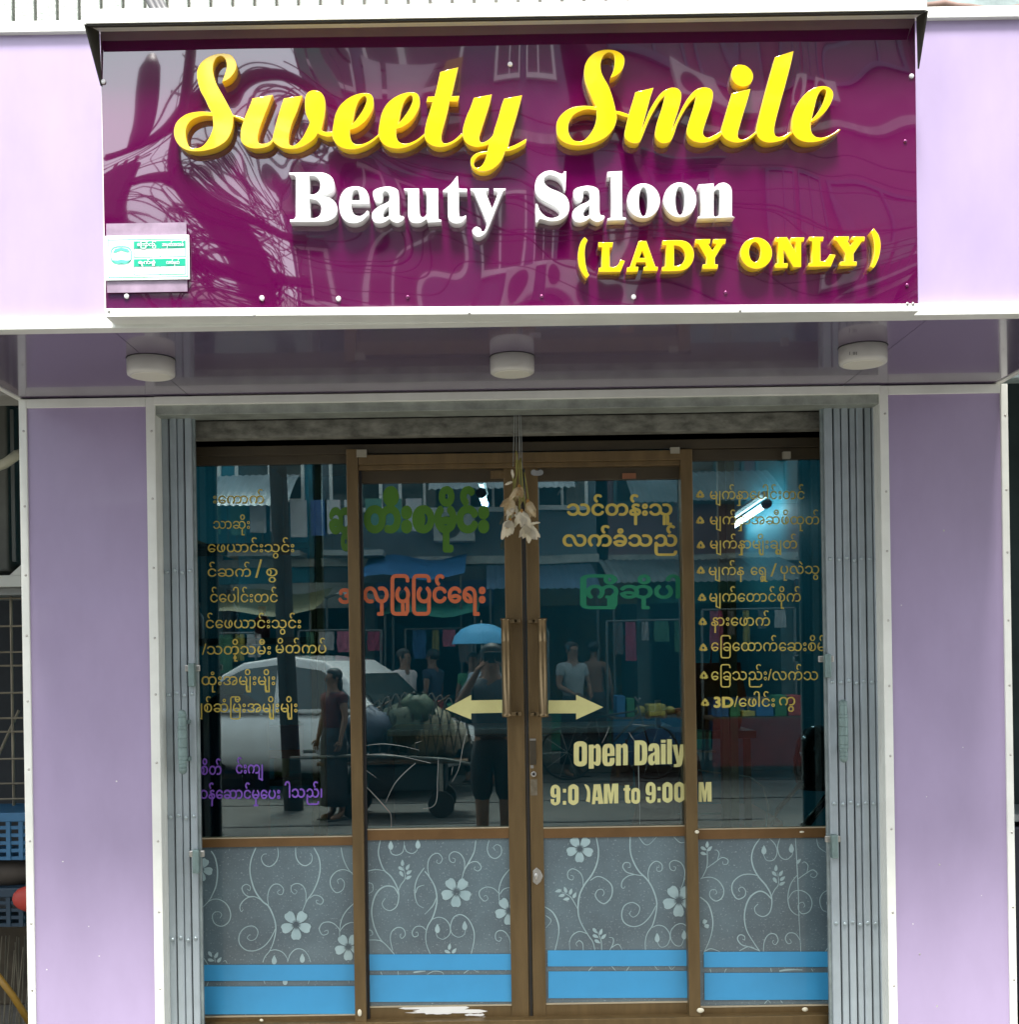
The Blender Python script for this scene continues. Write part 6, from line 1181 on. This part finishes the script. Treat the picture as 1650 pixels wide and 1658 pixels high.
building('house', 'tall cream house at the right end of the far row', 6.4, 13, -10, 13.5, bc, 4, 5, seed=8)
building('house', 'low grey house at the left end of the far row', -14, -6.8, -10, 5.2, bg, 1, 4, seed=21)
# ground-floor shops: piers, back walls, goods
def shop(lb, x0, x1, col, sgn, seed):
    rnd = random.Random(seed); t = thing('market_shop', lb, 'shop', ((x0 + x1) / 2, -10, .15))
    m_ = mat('shop_wall_%d' % seed, col, .8, var=.35, scale=2)
    MB().box(x0, x1, -12.4, -12.3, .15, 2.74).build('back_wall', m_, t); MB().box(x0, x0 + .18, -12.3, -9.98, .15, 2.74).build('pier', mat('pier', (.1, .13, .13), .8, var=.3), t)
    MB().box(x0 + .18, x0 + .22, -12.3, -10, .15, 2.74).build('side_wall', m_, t)
    MB().box(x0 + .2, x1, -9.96, -9.9, 2.35, 2.74).build('name_board', mat('board_%d' % seed, sgn, .6, var=.3, scale=3), t)
    k_ = 0; x = x0 + .35
    while x < x1 - .4:
        w_ = rnd.uniform(.3, .55); h_ = rnd.uniform(.25, .9)
        c_ = rnd.choice([(.35, .3, .25), (.03, .12, .3), (.3, .04, .04), (.4, .38, .2), (.05, .2, .12), (.3, .32, .34)])
        MB().box(x, x + w_ * .9, -9.7 - rnd.random() * .2, -9.35, .15, .15 + h_).build('goods_box', mat('goods_%d' % int(c_[0] * 100 + c_[1] * 10), c_, .7, var=.3), t, bevel=.01); x += w_
for i, (a, b_, c_, s_) in enumerate(((-6.6, -4.2, (.02, .05, .06), (.03, .2, .2)), (-4.2, -2.0, (.03, .07, .06), (.3, .32, .3)), (-2.0, .0, (.02, .05, .08), (.04, .1, .25)), (.0, 2.2, (.30, .20, .03), (.25, .22, .1)), (2.2, 4.4, (.03, .06, .08), (.05, .25, .2)), (4.4, 6.6, (.05, .05, .06), (.25, .05, .05)), (6.6, 9.5, (.1, .09, .05), (.2, .25, .3)))):
    shop(['dark shop with teal name board at the left of the far row', 'dark green shop with grey name board opposite', 'dark blue shop with blue name board opposite', 'yellow-walled shop opposite the right door', 'dark shop with sea-green name board', 'dark shop with red name board', 'brown shop with pale blue name board at the right end'][i], a, b_, c_, s_, i)
# awnings
def awning(lb, x0, x1, zb, zf, y0, y1, m_, ridged=True):
    t = thing('awning', lb, 'awning', ((x0 + x1) / 2, y1, zf))
    b = MB(); n = int((x1 - x0) / .05) if ridged else 8; vs = []
    for k_ in range(n + 1):
        x = x0 + (x1 - x0) * k_ / n; dz = .02 * (k_ % 2) if ridged else .05 * math.sin(k_ * .9)
        for u in range(4): vs.append((x, y0 + (y1 - y0) * u / 3, zb + (zf - zb) * (u / 3) ** 1.15 + dz - (0 if ridged else .05 * math.sin(u / 3 * math.pi))))
    b.add(vs, [(k_ * 4 + u, k_ * 4 + u + 1, (k_ + 1) * 4 + u + 1, (k_ + 1) * 4 + u) for k_ in range(n) for u in range(3)])
    b.build('sheet', m_, t)
    if zf < 3:
        for x in (x0 + .05, x1 - .05): MB().tube([(x, y1 - .03, zf), (x, y1 - .03, .15)], .018, 6).build('post', mat('awning_post', (.07, .08, .08), .6, .3, var=.2), t)
    else:
        for x in (x0 + .2, x1 - .2): MB().tube([(x, y1 - .05, zf), (x, y0, zb - .45)], .014, 6).build('bracket', steel, t)
gz = mat('zinc_sheet', (.25, .30, .31), .45, .5, var=.3, scale=3); tb_ = mat('tarp_blue', (.03, .14, .33), .6, var=.25, scale=3); tg = mat('tarp_green', (.02, .17, .12), .6, var=.25, scale=3); tw = mat('tarp_white', (.5, .52, .5), .6, var=.2, scale=3); to = mat('tarp_olive', (.14, .14, .07), .6, var=.25, scale=3)
awning('ridged zinc awning at the right of the far row', 1.6, 4.4, 3.0, 2.55, -9.9, -8.0, gz)
awning('ridged blue-grey awning over the yellow shop', -.1, 1.5, 2.95, 2.5, -9.9, -8.2, mat('zinc_blue', (.12, .2, .3), .45, .4, var=.3, scale=3))
awning('blue tarpaulin awning across from the left door', -1.9, -.4, 3.1, 2.7, -9.9, -8.3, tb_, False)
awning('green tarpaulin awning lower in front of the blue one', -1.5, -.2, 2.5, 2.15, -9.4, -7.6, tg, False)
awning('white tarpaulin strip by the green awning', -2.3, -1.3, 2.55, 2.4, -9.2, -7.7, tw, False)
awning('olive tarpaulin awning beside the pole', -3.9, -2.4, 2.6, 2.2, -9.5, -7.6, to, False)
awning('blue tarpaulin awning over the left stall', -6.4, -4.1, 2.7, 2.3, -9.6, -7.6, tb_, False)
awning('zinc awning at the right end of the row', 4.6, 7.4, 3.0, 2.6, -9.9, -8.0, gz)
def stall(lb, x0, x1, y, seed):
    rnd = random.Random(seed); t = thing('market_stall', lb, 'stall', ((x0 + x1) / 2, y, 0))
    MB().box(x0, x1, y - .35, y + .35, .72, .76).build('table_top', wood_, t)
    for x in (x0 + .05, x1 - .05):
        for yy in (y - .3, y + .3): MB().box(x - .02, x + .02, yy - .02, yy + .02, 0, .72).build('leg', wood_, t)
    MB().box(x0, x1, y + .352, y + .36, .15, .74).build('front_cloth', mat('stall_cloth_%d' % (seed % 4), [(.02, .10, .2), (.16, .03, .03), (.02, .12, .08), (.2, .2, .17)][seed % 4], .8, var=.3), t)
    x = x0 + .06
    while x < x1 - .15:
        w_ = rnd.uniform(.08, .22); h_ = rnd.uniform(.06, .28); c_ = rnd.choice([(.4, .36, .28), (.03, .14, .32), (.35, .04, .04), (.42, .36, .08), (.04, .2, .08), (.4, .42, .42), (.25, .1, .03)])
        m_ = mat('ware_%d' % int(c_[0] * 100 + c_[1] * 10), c_, .6, var=.3)
        if rnd.random() < .5: MB().box(x, x + w_, y - .2 + rnd.random() * .2, y + .28, .765, .765 + h_).build('box', m_, t, bevel=.008)
        else: MB().ball((x + w_ / 2, y + .1, .765 + h_ * .4), w_ * .55, 10, 1, 1, .9).build('bundle', m_, t, smooth=True)
        x += w_ + .02
    zt = rnd.uniform(1.9, 2.2)
    for xx in (x0, x1): MB().tube([(xx, y - .3, 0), (xx, y - .3, zt)], .018, 6).build('post', polem_, t)
    MB().tube([(x0, y - .3, zt), (x1, y - .3, zt)], .014, 6).build('rail', polem_, t)
    x = x0 + .1
    while x < x1 - .1:
        h_ = rnd.uniform(.2, .55); w_ = rnd.uniform(.08, .2); c_ = rnd.choice([(.35, .35, .36), (.3, .04, .1), (.03, .1, .25), (.3, .26, .05), (.05, .16, .1), (.12, .1, .1), (.45, .12, .2)])
        b = MB(); n = 5; vs = [(x + w_ * (i / n + .03 * math.sin(j * 2 + i)), y - .3 + .03 * math.sin(i * 2.1 + j), zt - .02 - h_ * j / 4) for j in range(5) for i in range(n + 1)]
        b.add(vs, [(j * 6 + i, j * 6 + i + 1, j * 6 + i + 7, j * 6 + i + 6) for j in range(4) for i in range(n)]); b.build('hanging_cloth', mat('hang_%d' % int(c_[0] * 100 + c_[1] * 10), c_, .85, var=.25), t, smooth=True); x += w_ + rnd.uniform(.02, .12)
wood_ = mat('stall_wood', (.12, .08, .05), .8, var=.3); polem_ = mat('stall_pole', (.1, .11, .11), .6, var=.2)
for i, (a, b_, y, lb) in enumerate(((-6.0, -4.6, -7.1, 'market stall with hanging cloths at the left end of the far kerb'), (-4.3, -3.1, -6.9, 'market stall behind the white car near the pole'), (-2.6, -1.5, -7.3, 'market stall with boxes and bundles left of the umbrella'), (-1.2, -.3, -7.6, 'small market stall behind the umbrella'), (.1, .75, -7.7, 'small market stall left of the man in the longyi'),
                          (1.5, 2.5, -7.2, 'market stall with hanging clothes right of the bicycle'), (2.7, 3.9, -6.8, 'wide market stall with blue wares on the right'), (4.2, 5.6, -7.2, 'market stall at the right end of the far kerb'))):
    stall(lb, a, b_, y, i + 3)
roofm = mat('pale_roof', (.42, .48, .5), .5, .3, var=.3, scale=2)
awning('high pale zinc roof over the left shops', -5.6, -2.9, 4.35, 3.75, -9.8, -8.6, roofm)
awning('high pale zinc roof over the middle shops', -.9, 1.2, 4.45, 3.95, -9.8, -8.7, roofm)
awning('high pale zinc roof over the right shops', 2.0, 4.2, 4.3, 3.7, -9.8, -8.5, mat('zinc_roof_dull', (.2, .26, .28), .5, .3, var=.3, scale=2))
# bicycle by the stall
bk = thing('bicycle', 'black bicycle parked at the far kerb', 'bicycle', (RX(985, 15.2), RY(15.2), 0), local=True)
for x in (-.52, .52):
    b = MB(); n = 28
    b.tube([(x + .33 * math.cos(2 * math.pi * i / n), 0, .34 + .33 * math.sin(2 * math.pi * i / n)) for i in range(n + 1)], .016, 6, cap=False)
    wh = b.build('wheel', tyre, bk, smooth=True); sp = MB()
    for i in range(10): sp.tube([(x, 0, .34), (x + .32 * math.cos(i * .628), 0, .34 + .32 * math.sin(i * .628))], .0025, 4)
    sp.build('spokes', steel, wh)
fb = MB()
for p_, q_ in (((-.52, 0, .34), (-.18, 0, .80)), ((-.52, 0, .34), (-.1, 0, .3)), ((-.1, 0, .3), (-.18, 0, .80)), ((-.1, 0, .3), (.38, 0, .82)), ((-.18, 0, .78), (.36, 0, .86)), ((.36, 0, .95), (.52, 0, .34))): fb.tube([p_, q_], .014, 6)
fb.build('frame', blk2, bk, smooth=True); MB().ball((-.2, 0, .86), .08, 10, 1.5, .9, .4).build('saddle', tyre, bk, smooth=True); MB().tube([(.36, -.26, 1.02), (.37, 0, .97), (.36, .26, 1.02)], .013, 6).build('handlebar', steel, bk, smooth=True)
# ------------------------------------------------------------------ pole, transformer, wires
polem = mat('pole_dark', (.05, .045, .04), .8, var=.2); wirem = mat('wire_black', (.012, .012, .014), .6, var=0)
pyy = -4.1
def SP(px, py, v=10.4): return Vector(((px - VX) / F * v, 6.3 - v, EYE + (VY - py) / F * v))   # mirrored in the sign face
up = thing('utility_pole', 'dark leaning utility pole loaded with wires across the road', 'pole', (SP(365, 500).x, pyy, 0))
p0, p1 = SP(370, 400), SP(300, 60); p1.z += 1.2
MB().tube([(p0.x + .15, pyy, 0), p0, p1], [.10, .085, .075], 14).build('pole', polem, up, smooth=True)
for z in (6.2, 5.5, 4.9): MB().box(p0.x - 1.1, p0.x + .9, pyy - .05, pyy + .05, z, z + .09).build('cross_arm', polem, up)
tr = MB(); c = SP(228, 330); tr.cyl((c.x, pyy, c.z - .42), .24, .85, 18); tr.build('transformer', mat('transformer', (.06, .06, .065), .6, var=.2), up, bevel=.03)
for i in range(3): MB().cyl((c.x - .14 + i * .14, pyy, c.z + .43), .03, .16, 10).build('insulator', mat('insulator', (.2, .1, .08), .3, var=0), up)
tl = MB(); c = SP(235, 130); tl.lathe((c.x, pyy, c.z - .28), [(.05, 0), (.13, .06), (.15, .2), (.12, .4), (.05, .5)], 16); tl.build('lamp_head', mat('lamphead', (.08, .08, .08), .5, var=0), up, smooth=True)
rw = random.Random(4)
def wire(a, b_, sag, r_=.008, n=14):
    a, b_ = Vector(a), Vector(b_)
    return [a.lerp(b_, i / n) + Vector((0, 0, -sag * 4 * (i / n) * (1 - i / n))) for i in range(n + 1)]
for i in range(40):
    z0 = rw.uniform(4.7, 6.6); x0 = p0.x + rw.uniform(-.5, .5); tgt = (rw.choice([9, 12, 6]) + rw.uniform(-1, 1), rw.uniform(-9.6, -6.5), rw.uniform(4.0, 8.5)) if i % 2 else (-9 + rw.uniform(-2, 2), rw.uniform(-6, -2.5), rw.uniform(5, 7.5))
    tag(MB().tube(wire((x0, pyy, z0), tgt, rw.uniform(.2, 1.0)), rw.choice([.006, .008, .012]), 5).build('overhead_wire', wirem, smooth=True), 'thin black overhead wire running from the utility pole towards the %s end of the street' % ('right' if i % 2 else 'left'), 'wire', 'overhead wires running %s from the pole' % ('right' if i % 2 else 'left'))
for i in range(13):
    c = p0 + Vector((rw.uniform(-.5, .45), rw.uniform(-.1, .1), rw.uniform(-.6, .9))); r_ = rw.uniform(.14, .34); pts = []
    for k_ in range(60): a = k_ * .45; rr = r_ * (1 + .25 * math.sin(k_ * .7 + i)); pts.append(c + Vector((rr * math.cos(a), .1 * math.sin(k_ * .31), rr * math.sin(a) * .9 - .002 * k_)))
    tag(MB().tube(pts, .0075, 4).build('wire_coil', wirem, smooth=True), 'tangled coil of black wire hung on the utility pole', 'wire', 'coils of wire on the pole')
for i in range(12):
    a = p0 + Vector((rw.uniform(-.9, .8), 0, rw.uniform(.2, 1.6))); pts = [a]
    for k_ in range(10): a = a + Vector((rw.uniform(-.16, .18), rw.uniform(-.05, .05), -rw.uniform(.04, .26))); pts.append(a)
    c_ = [Vector((p.x, pts[0].y, p.y)) for p in crom([(p.x, p.z) for p in pts], n=4)]
    tag(MB().tube(c_, .006, 4).build('loose_cable', wirem, smooth=True), 'loose black cable drooping from the pole cross arms', 'cable', 'cables drooping from the pole')
